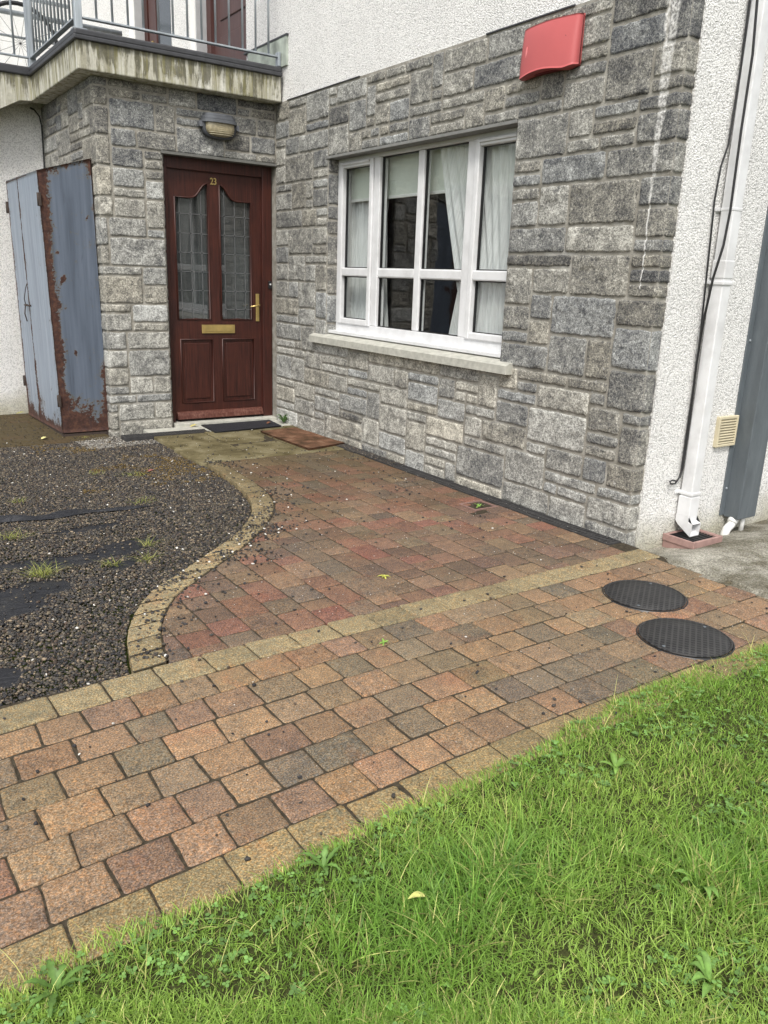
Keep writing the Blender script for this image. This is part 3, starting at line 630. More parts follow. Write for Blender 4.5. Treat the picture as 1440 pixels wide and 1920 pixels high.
def masonry(name, us, vs, blocked, mp, parent, seed=0, cell=.0075, joint=.0062, bulge=.0065, amp=.0085, ragged=None, tone=lambda u, v: .5, quoin=(), edge_rag=None):
    us = np.asarray(us); vs = np.asarray(vs); rd = random.Random(seed+5); Vs, Qs, Cs = [], [], []; n0 = 0
    for (i0, i1, j0, j1) in layout(us, vs, blocked, seed, quoin=quoin):
        u0, u1, v0, v1 = us[i0], us[i1], vs[j0], vs[j1]; J = joint/2
        a0, a1, b0, b1 = u0+J*rd.uniform(.7, 1.5), u1-J*rd.uniform(.7, 1.5), v0+J*rd.uniform(.6, 1.4), v1-J*rd.uniform(.6, 1.4)
        if i1 == len(us)-1 and edge_rag: a1 += rd.uniform(*edge_rag)
        nu, nv = max(4, int((a1-a0)/cell)), max(4, int((b1-b0)/cell))
        su = np.linspace(0, 1, nu+1); sv = np.linspace(0, 1, nv+1); U, Vv = np.meshgrid(a0+(a1-a0)*su, b0+(b1-b0)*sv)
        so = rd.uniform(0, 900)
        wu = (vnoise(Vv*38+so, U*9, 2)-.5)*.010; wv = (vnoise(U*30+so, Vv*9+7, 3)-.5)*.009
        du = np.minimum(U-a0, a1-U); dv = np.minimum(Vv-b0, b1-Vv); e = np.minimum(du, dv)
        U2 = U+wu*np.clip(1-du/.03, 0, 1); V2 = Vv+wv*np.clip(1-dv/.03, 0, 1)
        # corner rounding
        cr = np.clip(1-np.hypot(np.clip(du, 0, .018), np.clip(dv, 0, .018))/.018, 0, 1); U2 = U2+np.sign((a0+a1)/2-U)*cr*.005; V2 = V2+np.sign((b0+b1)/2-Vv)*cr*.005
        rise = 1-np.exp(-e/.009)
        f = fbm(U*22+so, Vv*22, 4, 4, .58); rg = 1-np.abs(2*fbm(U*10+so, Vv*13+3, 9, 3)-1); tx, ty = rd.uniform(-.05, .05), rd.uniform(-.06, .06)
        d = -.004+rise*(bulge*(.55+.45*rd.random())+amp*2.0*(f-.5)+amp*.9*(rg-.7)+tx*(U-(a0+a1)/2)+ty*(Vv-(b0+b1)/2))
        d = np.maximum(d, -.004+.0065*np.clip(e/.006, 0, 1)); d[0, :] = d[-1, :] = -.014; d[:, 0] = d[:, -1] = -.014
        P = mp(U2.ravel(), V2.ravel(), d.ravel()); m = len(P); i, j = np.meshgrid(np.arange(nu), np.arange(nv)); a = (j*(nu+1)+i).ravel()
        Qs.append(np.stack([a, a+1, a+nu+2, a+nu+1], 1)+n0); Vs.append(P)
        tn = tone((u0+u1)/2, (v0+v1)/2)+rd.gauss(0, .08)
        if rd.random() < .08: tn -= .20
        Cs.append(np.tile((min(max(tn, 0), 1), min(max(rd.gauss(.5, .28), 0), 1), rd.random()), (m, 1))); n0 += m
    return npmesh(name, np.concatenate(Vs), np.concatenate(Qs), mat=M_['stone'], parent=parent, col=np.concatenate(Cs), smooth=True)
house = empty('stone_house', (0, -3.89, 0)); tag(house, 'house with grey stone ground floor, white roughcast above and red-brown front door', 'house')
FY = -3.888; ZT = 2.545
RAD = .022
def mp_window(u, v, d):      # u runs from the inner corner (0) towards the camera, then turns the outer corner
    L = -FY; x = np.zeros_like(u); y = np.zeros_like(u); nx = np.zeros_like(u); ny = np.zeros_like(u); a = np.clip((u-(L-RAD))/(RAD*math.pi/2), 0, 1)*math.pi/2
    f = u <= L-RAD; s = u > L-RAD+RAD*math.pi/2; c = ~f & ~s
    x[f] = 0; y[f] = -u[f]; nx[f] = -1
    x[c] = RAD-RAD*np.cos(a[c]); y[c] = -(L-RAD)-RAD*np.sin(a[c]); nx[c] = -np.cos(a[c]); ny[c] = -np.sin(a[c])
    x[s] = RAD+u[s]-(L-RAD+RAD*math.pi/2); y[s] = -L; ny[s] = -1
    return np.stack([x+nx*d, y+ny*d, v], 1)
WZ0, WZ1, WY0, WY1 = .785, 2.082, .845, 2.85
vs = np.r_[np.linspace(-.075, WZ0, 14), np.linspace(WZ0, WZ1, 20)[1:], np.linspace(WZ1, ZT, 8)[1:]]
us = np.r_[np.linspace(0, WY0, 16), np.linspace(WY0, WY1, 37)[1:], np.linspace(WY1, -FY-.01, 20)[1:], [-FY+.042, -FY+.092]]
def tone_w(u, v):
    t = .58
    if u > 2.85 and v > .3: t -= .06
    if v > 2.05: t -= .06
    if u > 3.5: t -= .06
    if v < .75 and u < 3.6: t += .10
    return t
masonry('window_wall_stone', us, vs, lambda u, v: WY0 < u < WY1 and WZ0 < v < WZ1, mp_window, house, 3, tone=tone_w, quoin=(-FY,), edge_rag=(-.022, .03))
DX0, DX1, DZ1 = -.945, 0.0, 2.10; PW = 1.4384; SD = 1.58
def mp_pier(u, v, d):        # u: 0 at the back of the side face, SD at the corner, SD+PW at the inner corner
    x = np.zeros_like(u); y = np.zeros_like(u); nx = np.zeros_like(u); ny = np.zeros_like(u); q = RAD*math.pi/2; a = np.clip((u-(SD-RAD))/q, 0, 1)*math.pi/2
    f = u <= SD-RAD; s = u > SD-RAD+q; c = ~f & ~s
    x[f] = -PW; y[f] = SD-u[f]; nx[f] = -1
    x[c] = -PW+RAD-RAD*np.cos(a[c]); y[c] = RAD-RAD*np.sin(a[c]); nx[c] = -np.cos(a[c]); ny[c] = -np.sin(a[c])
    x[s] = -PW+RAD+u[s]-(SD-RAD+q); ny[s] = -1
    return np.stack([x+nx*d, y+ny*d, v], 1)
uo = SD+PW+DX0; sh_ = RAD*(2-math.pi/2)
us = np.r_[np.linspace(0, SD, 28), np.linspace(SD, uo-sh_, 11)[1:], np.linspace(uo-sh_, SD+PW-sh_, 18)[1:]]
vs = np.r_[np.linspace(-.06, DZ1, 32), np.linspace(DZ1, 2.55, 8)[1:]]
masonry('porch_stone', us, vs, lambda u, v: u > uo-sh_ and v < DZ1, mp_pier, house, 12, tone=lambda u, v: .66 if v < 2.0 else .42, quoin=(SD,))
# left reveal of the window and left reveal of the door, in stone
masonry('window_reveal_stone', np.linspace(0, .135, 4), np.linspace(WZ0, WZ1, 13), lambda u, v: False, lambda u, v, d: np.stack([.0+u, -WY0-d, v], 1), house, 8, bulge=.006, amp=.005, tone=lambda u, v: .42)
masonry('door_reveal_stone', np.linspace(0, .10, 3), np.linspace(-.05, DZ1, 25), lambda u, v: False, lambda u, v, d: np.stack([np.full_like(u, DX0)+.004+d*.5, u, v], 1), house, 9, bulge=.006, amp=.004)
# mortar backing and wall bodies
mb = MB(); T = .30
mb.box(.004, T, FY+.004, -WY1-.004, -.12, 2.552); mb.box(.004, T, -WY0+.004, .55, -.12, 2.552); mb.box(.004, T, -WY1-.004, -WY0+.004, -.12, WZ0-.02); mb.box(.004, T, -WY1-.004, -WY0+.004, WZ1+.01, 2.552)
mb.build('mortar_core', M_['mortar'], house)
mb = MB(); mb.box(-PW+.004, DX0-.004, .004, .30, -.12, 2.55); mb.box(DX0-.004, .0035, .004, .30, DZ1+.012, 2.55); mb.box(-PW+.004, -PW+.25, .30, SD+.2, -.12, 2.55); mb.build('porch_core', M_['mortar'], house)
# concrete lintel soffits seen from below the stones
mb = MB(); mb.box(-.006, .12, -WY1, -WY0+.02, WZ1-.012, WZ1+.006, .002); mb.build('window_lintel', simple('grey_lintel', (.20, .20, .19), .9), house)
mb = MB(); mb.box(DX0-.015, -.002, -.014, .09, DZ1-.014, DZ1+.006, .002); mb.build('door_lintel', simple('grey_door_lintel', (.13, .13, .12), .9), house)
# roughcast: above the window, round the corner, left wall, wall up on the balcony
def rough_wall(name, verts_rect, parent=house, mat='rough'):
    mb = MB()
    for r in verts_rect: mb.box(*r, bev=.006)
    return mb.build(name, M_[mat], parent)
mb = MB(); mb.box(.012, .30, FY+.01, .56, 2.553, 6.2); mb.box(.012, .30, 1.80, 2.295, 2.553, 6.2); mb.box(.012, .30, 3.60, 14, 2.553, 6.2); mb.box(.012, .30, .56, 1.80, 4.9, 6.2); mb.box(.012, .30, 2.295, 3.60, 4.9, 6.2); mb.build('upper_roughcast', M_['rough'], house)
mb = MB(); mb.box(.075, 6.5, -3.90, -3.6, -.15, 6.2); mb.build('gable_roughcast', M_['rough'], house)
mb = MB(); mb.box(-7.5, -PW+.10, SD, SD+.3, -.15, 2.62); mb.build('side_roughcast', M_['rough'], house)
# ragged roughcast edge lapping the quoins, softened by a thin skim
# two thin dark strips along the top edge of the stone
for q in ((-.004, .02, -3.2, -2.55, 2.549, 2.556), (-.004, .02, -1.25, -.2, 2.549, 2.555)): MB().box(*q).build('dark_bead', M_['fascia'], house)
# upstairs openings in the wall facing the balcony
for q in ((.010, .30, 1.68, 1.80, 2.75, 4.9), (.010, .30, 3.43, 3.60, 2.75, 4.9)): MB().box(*q).build('smooth_surround', M_['smoothw'], house)
for q in ((.02, .30, 1.66, 1.679, 2.75, 4.9), (.02, .30, 3.41, 3.429, 2.75, 4.9)): MB().box(*q).build('grey_reveal', M_['grey'], house)
d2 = empty('balcony_door', (.14, 1.1, 2.75), house)
mb = MB(); mb.box(.12, .19, 1.56, 1.66, 2.75, 4.9); mb.box(.12, .19, .57, .63, 2.75, 4.9); mb.build('door_frame', M_['brown'], d2)
mb = MB(); mb.box(.15, .19, .63, 1.56, 2.75, 4.8); mb.build('door_leaf', M_['brown'], d2)
mb = MB(); mb.box(.14, .152, .78, 1.40, 2.95, 3.32, .008); mb.box(.14, .152, .78, 1.40, 3.45, 4.5, .008); mb.build('door_panel', M_['brown'], d2)
d3 = empty('glazed_balcony_door', (.14, 2.8, 2.75), house)
mb = MB(); mb.box(.12, .19, 3.30, 3.41, 2.75, 4.9); mb.box(.12, .19, 2.30, 2.36, 2.75, 4.9); mb.build('door_frame', M_['door'], d3)
mb = MB(); mb.box(.13, .17, 3.06, 3.28, 2.75, 4.8); mb.box(.13, .17, 2.36, 2.48, 2.75, 4.8); mb.box(.13, .17, 2.48, 3.06, 2.75, 3.32); mb.build('door_leaf', M_['brown'], d3)
mb = MB(); mb.box(.15, .156, 2.48, 3.06, 3.32, 4.8); mb.build('door_glass', simple('dim_glass', (.05, .06, .07), .1), d3)
mb = MB(); mb.box(.118, .128, 3.16, 3.20, 3.35, 3.62); mb.tube([(.10, 3.18, 3.50), (.10, 3.30, 3.50)], .009); mb.build('door_handle', M_['brass'], d3)
mb = MB(); mb.box(.2, .32, .5, 3.6, 2.6, 5); mb.build('upstairs_backing', M_['room'], house)
mb = MB(); mb.box(-.004, .0125, -.19, .50, 2.80, 3.005); mb.build('upstand_flashing', simple('lichened_lead', (.36, .40, .35), .8, 0, .35, 7), house)
mb = MB(); mb.box(-.008, .014, -.20, .58, 3.003, 3.018, .002); mb.build('flashing_trim', M_['fascia'], house)
# balcony slab, stained fascia, dark edge trim; terrace to the left
mb = MB(); mb.box(-1.56, -.012, -.126, 1.40, 2.545, 2.728, .008); mb.build('balcony_slab', M_['slab'], house)
mb = MB(); mb.prism([(-7.5, 2.05), (-5, 2.10), (-2.6, 2.30), (-1.82, 2.45), (-1.66, 2.535), (-1.561, 2.545), (-1.561, 2.727), (-7.5, 2.727)], 1, 1.315, 1.66); mb.build('terrace_beam', M_['slab'], house)
mb = MB(); mb.box(-1.58, -.012, -.148, -.10, 2.724, 2.752, .006); mb.box(-1.575, -.012, -.142, 1.34, 2.748, 2.792, .012)
mb.box(-1.58, -1.53, -.10, 1.30, 2.724, 2.752, .006); mb.box(-7.5, -1.53, 1.30, 1.36, 2.724, 2.792, .012); mb.build('slab_edge_trim', M_['fascia'], house)
mb = MB(); mb.box(-7.5, -.0, 1.33, 14, 2.60, 2.76); mb.build('terrace_deck', M_['sillc'], house)

# ---------------------------------------------------------------- front door
fd = empty('front_door', (-.47, .1, 0), house)
mb = MB(); mb.box(DX0+.002, -.893, .070, .15, -.01, 2.094, .004); mb.box(-.091, -.003, .070, .15, .03, 2.094, .004); mb.box(-.893, -.091, .070, .15, 2.0, 2.094, .004)
mb.build('door_frame', M_['door'], fd)
def ogee(x0, x1, flip):      # glass outline in x,z; the arch rises towards the centre of the door
    pts = [(0, .866), (1, .866)]
    up = [(1.0, 1.912), (.93, 1.910), (.85, 1.895), (.78, 1.870), (.70, 1.838), (.62, 1.815), (.52, 1.803), (.40, 1.800), (0, 1.800)]
    P = pts+up; return [(x0+(x1-x0)*((1-a) if flip else a), z) for a, z in P]
gl_l = ogee(-.833, -.557, False); gl_r = ogee(-.458, -.185, True)
leaf = empty('door_leaf', (-.49, .1, 0), fd)
import mathutils
def leaf_mesh():
    bm = bmesh.new(); y = .095; outer = [(-.893, .055), (-.091, .055), (-.091, 2.0), (-.893, 2.0)]
    pl = [(-.82, .183), (-.541, .183), (-.541, .704), (-.82, .704)]; pr = [(-.454, .183), (-.164, .183), (-.164, .704), (-.454, .704)]
    es = []
    for loop in (outer, gl_l, gl_r, pl, pr):
        vs_ = [bm.verts.new((a, y, b2)) for a, b2 in loop]; es += [bm.edges.new((vs_[i], vs_[(i+1) % len(vs_)])) for i in range(len(vs_))]
    r = bmesh.ops.triangle_fill(bm, edges=es, use_beauty=True)
    def inside(p, L):
        c = False; j = len(L)-1
        for i in range(len(L)):
            if ((L[i][1] > p[1]) != (L[j][1] > p[1])) and (p[0] < (L[j][0]-L[i][0])*(p[1]-L[i][1])/(L[j][1]-L[i][1]+1e-12)+L[i][0]): c = not c
            j = i
        return c
    kill = [f for f in bm.faces if any(inside((f.calc_center_median().x, f.calc_center_median().z), L) for L in (gl_l, gl_r, pl, pr))]
    if kill: bmesh.ops.delete(bm, geom=kill, context='FACES_ONLY')
    ext = bmesh.ops.extrude_face_region(bm, geom=bm.faces[:]); bmesh.ops.translate(bm, vec=(0, .045, 0), verts=[g for g in ext['geom'] if isinstance(g, bmesh.types.BMVert)])
    mbx = MB(); mbx.bm.free(); mbx.bm = bm; return mbx
leaf_mesh().build('door_body', M_['door'], fd)
COL.objects.unlink(leaf); bpy.data.objects.remove(leaf)
def bead(loop, r=.007, y=.093):
    mb = MB(); P = [Vector((a, y, b2)) for a, b2 in loop]
    mb.tube([P[0].lerp(P[1], .5)]+P[1:]+[P[0], P[0].lerp(P[1], .5)], r, 8, False)
    return mb
bead(gl_l).build('glazing_bead', M_['door'], fd); bead(gl_r).build('glazing_bead', M_['door'], fd)
for L in (gl_l, gl_r):
    mb = MB(); vs_ = [mb.bm.verts.new((a, .118, z)) for a, z in L]; mb.bm.faces.new(vs_); g = mb.build('glass_panel', M_['gdoor'], fd, face=(0, -1, 0))
    xs = [q[0] for q in L]; xa, xb = min(xs), max(xs); mc = MB(); xm = [xb-.045-.09*k for k in range(3)] if L is gl_r else [xa+.045+.09*k for k in range(3)]
    ztop = lambda X: np.interp(X, *zip(*sorted([(q[0], q[1]) for q in L if q[1] > 1.0])))
    rows = [.946+.147*k for k in range(6)]; r = .013
    for X in xm:
        if not (xa < X < xb): continue
        zz = [.866]+rows+[float(ztop(X))]
        for a, b2 in zip(zz[:-1], zz[1:]):
            a2 = a+(r if a in rows else 0); b3 = b2-(r if b2 in rows else 0)
            if b3 > a2: mc.box(X-.002, X+.002, .1135, .1175, a2, b3)
        for Z in rows:
            if Z+r > ztop(X): continue
            pts = [(X, .1155, Z+r), (X+r, .1155, Z), (X, .1155, Z-r), (X-r, .1155, Z), (X, .1155, Z+r)]
            mc.tube(pts, .002, 6, False)
    xe_ = sorted([q for q in xm if xa < q < xb])
    for Z in rows:
        st = [xa]+xe_+[xb]
        for a, b2 in zip(st[:-1], st[1:]):
            if Z > ztop((a+b2)/2)-.01: continue
            mc.box(a+(r if a in xe_ else 0), b2-(r if b2 in xe_ else 0), .1135, .1175, Z-.002, Z+.002)
    mc.build('lead_came', M_['lead'], g)
for (xa, xb) in ((-.82, -.541), (-.454, -.164)):
    mb = MB(); mb.box(xa, xb, .106, .13, .183, .704); mb.box(xa+.030, xb-.030, .098, .112, .213, .674, .006); p = mb.build('door_panel', M_['door'], fd)
    bead([(xa, .183), (xb, .183), (xb, .704), (xa, .704)], .008, .095).build('panel_moulding', M_['door'], p)
mb = MB(); mb.prism([(.052, .052), (.096, .052), (.096, .112), (.080, .108), (.060, .082)], 0, -.876, -.100); mb.build('weather_bar', mat_wood('worn_mahogany', (.04, .012, .009), (.10, .035, .025), (.22, .12, .09)), fd)
mb = MB(); mb.box(-.637, -.344, .084, .094, .752, .822, .003); mb.box(-.615, -.366, .080, .085, .768, .808, .002); mb.build('letter_plate', M_['brass'], fd)
dh = None
mb = MB(); mb.box(-.147, -.115, .086, .095, .850, 1.078, .003); mb.tube([(-.131, .088, .985), (-.131, .055, .985), (-.150, .048, .983), (-.215, .050, .972)], [.009, .009, .008, .006], 10); mb.tube([(-.131, .088, .915), (-.131, .080, .915)], .010, 12); mb.build('door_handle', M_['brass'], fd)
tc = bpy.data.curves.new('n', 'FONT'); tc.body = '23'; tc.size = .070; tc.extrude = .003; tc.offset = .0012; tc.align_x = 'CENTER'; to = bpy.data.objects.new('n', tc); COL.objects.link(to)
bpy.context.view_layer.update(); nm = bpy.data.meshes.new_from_object(to.evaluated_get(bpy.context.evaluated_depsgraph_get())); bpy.data.objects.remove(to)
nm.transform(Matrix.Translation((-.507+.47, .091-.1, 1.912)) @ Matrix.Rotation(math.pi/2, 4, 'X') @ Matrix.Scale(.82, 4, (1, 0, 0))); nm.materials.clear(); nm.materials.append(M_['brass'])
no = bpy.data.objects.new('house_number', nm); COL.objects.link(no); no.parent = fd
mb = MB(); mb.box(-.040, -.012, .055, .071, 1.122, 1.186, .006, 3); bp_ = mb.build('bell_push', M_['black'], fd)
mb = MB(); mb.tube([(-.026, .056, 1.160), (-.026, .0515, 1.160)], .007, 12); mb.build('bell_button', M_['upvc'], bp_)
mb = MB(); mb.box(-.93, -.0045, -.02, .16, -.05, .030, .004); mb.build('threshold', M_['sillc'], fd)
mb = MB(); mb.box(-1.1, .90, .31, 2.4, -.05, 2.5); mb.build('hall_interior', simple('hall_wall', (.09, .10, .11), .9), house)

# ---------------------------------------------------------------- window
wn = empty('window', (.1, -1.85, WZ0), house)
WX = .088; fr = MB(); Zb, Zt = .862, 2.076
fr.box(WX, WX+.07, -2.85, -.848, .842, .905, .004); fr.box(WX, WX+.07, -2.85, -.848, 2.045, Zt, .004)
fr.box(WX, WX+.07, -.885, -.848, .905, 2.045, .004); fr.box(WX, WX+.07, -2.85, -2.815, .905, 2.045, .004); fr.box(WX, WX+.07, -1.405, -1.335, .905, 2.045, .006); fr.box(WX, WX+.07, -2.418, -2.345, .905, 2.045, .006)
fr.box(WX+.005, WX+.065, -1.905, -1.840, .906, 2.044, .008); fr.box(WX+.006, WX+.064, -1.84, -1.405, 1.248, 1.312, .010); fr.box(WX+.006, WX+.064, -2.345, -1.905, 1.248, 1.312, .010)
fr.build('window_frame', M_['upvc'], wn)
mb = MB(); mb.box(.02, .10, -2.85, -.85, .822, .845, .003); mb.build('window_cill', M_['upvc'], wn)
def sash(ya, yb):
    mb = MB(); a = .042; x0, x1 = WX-.012, WX+.055
    mb.box(x0, x1, yb-a, yb, .900, 2.046, .007); mb.box(x0, x1, ya, ya+a, .900, 2.046, .007); mb.box(x0+.001, x1, ya+a, yb-a, .900, .900+a, .007); mb.box(x0+.001, x1, ya+a, yb-a, 2.046-a, 2.046, .007); mb.box(x0+.003, x1-.003, ya+a, yb-a, 1.250, 1.310, .008)
    return mb.build('window_sash', M_['upvc'], wn)
s1 = sash(-1.330, -.888); s2 = sash(-2.812, -2.422)
mb = MB(); mb.box(WX-.022, WX-.012, -1.29, -.93, 2.022, 2.036, .002); mb.build('trickle_vent', M_['upvc'], s1)
mb = MB(); mb.box(WX-.022, WX-.012, -2.78, -2.46, 2.022, 2.036, .002); mb.build('trickle_vent', M_['upvc'], s2)
for (ya, yb, pz) in ((-1.288, -.93, s1), (-1.84, -1.405, wn), (-2.345, -1.905, wn), (-2.77, -2.464, s2)):
    for (za, zb2) in ((.915, 1.252), (1.308, 2.045)):
        mb = MB(); mb.quad((WX+.035, ya, za), (WX+.035, yb, za), (WX+.035, yb, zb2), (WX+.035, ya, zb2)); gp = mb.build('glass_pane', M_['gwin'], pz, face=(-1, 0, 0))
mb = MB()
for (ya, yb) in ((-1.288, -.93), (-1.84, -1.405), (-2.345, -1.905), (-2.77, -2.464)):
    for (za, zb2) in ((.940, 1.250), (1.310, 2.007 if ya in (-1.288, -2.77) else 2.045)):
        if ya not in (-1.288, -2.77) and za < 1: za = .905
        for q in ((ya, ya+.007, za, zb2), (yb-.007, yb, za, zb2), (ya, yb, za, za+.007), (ya, yb, zb2-.007, zb2)): mb.box(WX+.022, WX+.040, *q)
mb.build('black_gasket', M_['black'], wn)
mb = MB(); mb.prism([(-.050, .742), (-.050, .790), (-.030, .800), (.10, .832), (.10, .742)], 1, -2.965, -.668); mb.build('window_sill', M_['sillc'], house, bevel=.004)
for q in ((.12, .30, -2.86, -2.85, WZ0, WZ1), (.14, .30, -.85, -.84, WZ0, WZ1)): MB().box(*q).build('inner_reveal', M_['smoothw'], house)
# room, curtains, blind
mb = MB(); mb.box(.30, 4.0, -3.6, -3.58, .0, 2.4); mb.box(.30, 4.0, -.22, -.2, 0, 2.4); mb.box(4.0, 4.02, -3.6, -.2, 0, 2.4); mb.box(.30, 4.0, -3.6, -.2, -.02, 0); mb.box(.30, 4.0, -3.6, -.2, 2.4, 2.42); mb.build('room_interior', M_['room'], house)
def curtain(name, ya, yb, yc, label, x=.22, seed=0, prof_=(.98, .90, .84, .93)):
    """hangs between ya and yb at the top and is drawn to yc at the waist"""
    nu, nv = 90, 40; u, v = np.meshgrid(np.linspace(0, 1, nu+1), np.linspace(0, 1, nv+1)); wdr = np.interp(v, [0, .30, .70, 1], prof_)
    y = ya+(yb-ya)*u*wdr; X = x+.014*np.sin(u*70+seed)*(.6+.4*wdr)+.008*np.sin(u*23+v*3); Z = .80+v*1.27
    a = np.stack([X.ravel(), y.ravel(), Z.ravel()], 1); i, j = np.meshgrid(np.arange(nu), np.arange(nv)); k = (j*(nu+1)+i).ravel()
    tag(npmesh(name, a, np.stack([k, k+1, k+nu+2, k+nu+1], 1), mat=M_['net'], smooth=True), label, 'curtain', 'net curtains in the window')
curtain('net_curtain', -.80, -1.40, 1, 'white net curtain behind the narrow left casement of the window', seed=1)
curtain('net_curtain', -2.90, -1.99, 1, 'white net curtain drawn to the right side of the window', x=.156, seed=4, prof_=(.80, .70, .88, 1.0))
bd = empty('roller_blind', (.20, -1.85, 2.08)); tag(bd, 'pale green roller blind pulled down behind the top of the window', 'blind')
mb = MB(); mb.box(.190, .193, -2.83, -.87, 1.80, 2.08); mb.build('blind_fabric', M_['blind'], bd); mb = MB(); mb.box(.184, .198, -2.83, -.87, 1.782, 1.802, .004); mb.build('bottom_bar', M_['smoothw'], bd)

# ================================================================= RAILING, BICYCLE, SCAFFOLD on the balcony
rl = empty('balcony_railing', (-1.53, -.09, 2.75)); tag(rl, 'galvanised steel railing with round balusters round the balcony edge', 'railing')
for (px, py, hw) in ((-1.53, -.09, .024), (-1.53, 1.36, .029)):
    mb = MB(); mb.box(px-hw, px+hw, py-hw, py+hw, 2.79, 3.90, .004); mb.box(px-hw-.02, px+hw+.02, py-hw-.02, py+hw+.02, 2.788, 2.796); mb.build('post', M_['galv'], rl)
for (a, b2) in (((-1.50, -.09), (-.02, -.09)), ((-1.53, -.06), (-1.53, 1.33)), ((-1.56, 1.36), (-4.2, 1.36))):
    for zz in (2.868, 3.86):
        mb = MB()
        if a[1] == b2[1]: mb.box(min(a[0], b2[0]), max(a[0], b2[0]), a[1]-.020, a[1]+.020, zz-.006, zz+.006, .002)
        else: mb.box(a[0]-.020, a[0]+.020, a[1], b2[1], zz-.006, zz+.006, .002)
        mb.build('rail', M_['galv'], rl)
bal = None
spots = [(-1.405+.1083*k, -.09) for k in range(13)]+[(-1.53, -.09+.103*k) for k in range(1, 14)]+[(-1.66-.112*k, 1.36) for k in range(10)]
for (px, py) in spots:
    if bal is None:
        mb = MB(); mb.tube([(0, 0, 0), (0, 0, .99)], .0085, 8); bal = mb.build('baluster', M_['galv']); o = bal
    else:
        o = bal.copy(); COL.objects.link(o)
    o.parent = rl; o.location = (px+1.53, py+.09, 2.868-2.75)
mb = MB(); mb.box(-.035, -.012, -.115, -.065, 2.80, 2.90, .003); mb.build('wall_bracket', M_['galv'], rl)
# bicycle leaning behind the railing
bk = empty('bicycle', (-2.4, 1.75, 2.76)); tag(bk, 'white and blue bicycle leaning behind the balcony railing at far left', 'bicycle')
mb = MB(); P0, P1, P2, P3 = (-2.05, 1.72, 3.42), (-1.60, 1.72, 3.05), (-2.02, 1.72, 3.30), (-1.95, 1.72, 3.62)
mb.tube([P0, (-1.35, 1.72, 2.98)], .022); mb.tube([(-2.0, 1.72, 3.50), (-1.35, 1.72, 3.30)], .017); mb.tube([(-1.35, 1.72, 2.98), (-1.30, 1.72, 3.45)], .018); mb.tube([(-2.07, 1.72, 3.52), (-2.03, 1.72, 3.35)], .024); mb.build('bicycle_frame', simple('blue_white_paint', (.20, .26, .52), .3, 0, .5, 3), bk)
def ring(c, r, t, mat, name, n=40):
    mb = MB(); mb.tube([(c[0]+r*math.cos(k*2*math.pi/n), c[1], c[2]+r*math.sin(k*2*math.pi/n)) for k in range(n+1)], t, 8, False)
    if name == 'wheel':
        for k in range(14): a = k*2*math.pi/14; mb.tube([(c[0], c[1], c[2]), (c[0]+r*math.cos(a), c[1], c[2]+r*math.sin(a))], .0015, 4)
    return mb.build(name, mat, bk)
ring((-2.20, 1.72, 3.10), .31, .018, M_['black'], 'wheel'); ring((-1.10, 1.72, 3.10), .31, .018, M_['black'], 'wheel')
mb = MB(); mb.tube([(-2.03, 1.72, 3.35), (-2.20, 1.67, 3.10)], .013); mb.tube([(-2.03, 1.72, 3.35), (-2.20, 1.77, 3.10)], .013); mb.build('fork', M_['smoothw'], bk)
mb = MB(); mb.tube([(-2.07, 1.72, 3.52), (-2.10, 1.72, 3.62)], .015); mb.tube([(-2.02, 1.44, 3.64), (-2.12, 1.60, 3.62), (-2.12, 1.84, 3.62), (-2.02, 2.0, 3.64)], .014); mb.build('handlebar', M_['black'], bk)
mb = MB(); mb.tube([(-1.30, 1.72, 3.45), (-1.29, 1.72, 3.56)], .012); mb.box(-1.42, -1.18, 1.66, 1.78, 3.56, 3.61, .02, 3); mb.build('saddle', M_['black'], bk)
for _c in list(bk.children):
    _c.location.x -= .38; _c.location.y += .25
sc = empty('scaffold', (-2.4, 4.2, 2.76)); tag(sc, 'grey steel scaffold tubes standing on the terrace behind the railing', 'scaffold')
for (a, b2, r) in (((-6, 3.2, 3.62), (-.2, 3.2, 3.64), .026), ((-6, 3.6, 3.50), (-.2, 3.6, 3.52), .013), ((-2.75, 3.2, 2.76), (-2.72, 3.2, 6.5), .024), ((-2.2, 5.2, 2.76), (-2.2, 5.2, 6.5), .024), ((-3.4, 3.2, 2.9), (-1.9, 5.2, 4.6), .024), ((-6, 5.2, 4.3), (-.2, 5.2, 4.32), .024)):
    mb = MB(); mb.tube([a, b2], r, 12); mb.build('tube', M_['galv'], sc)

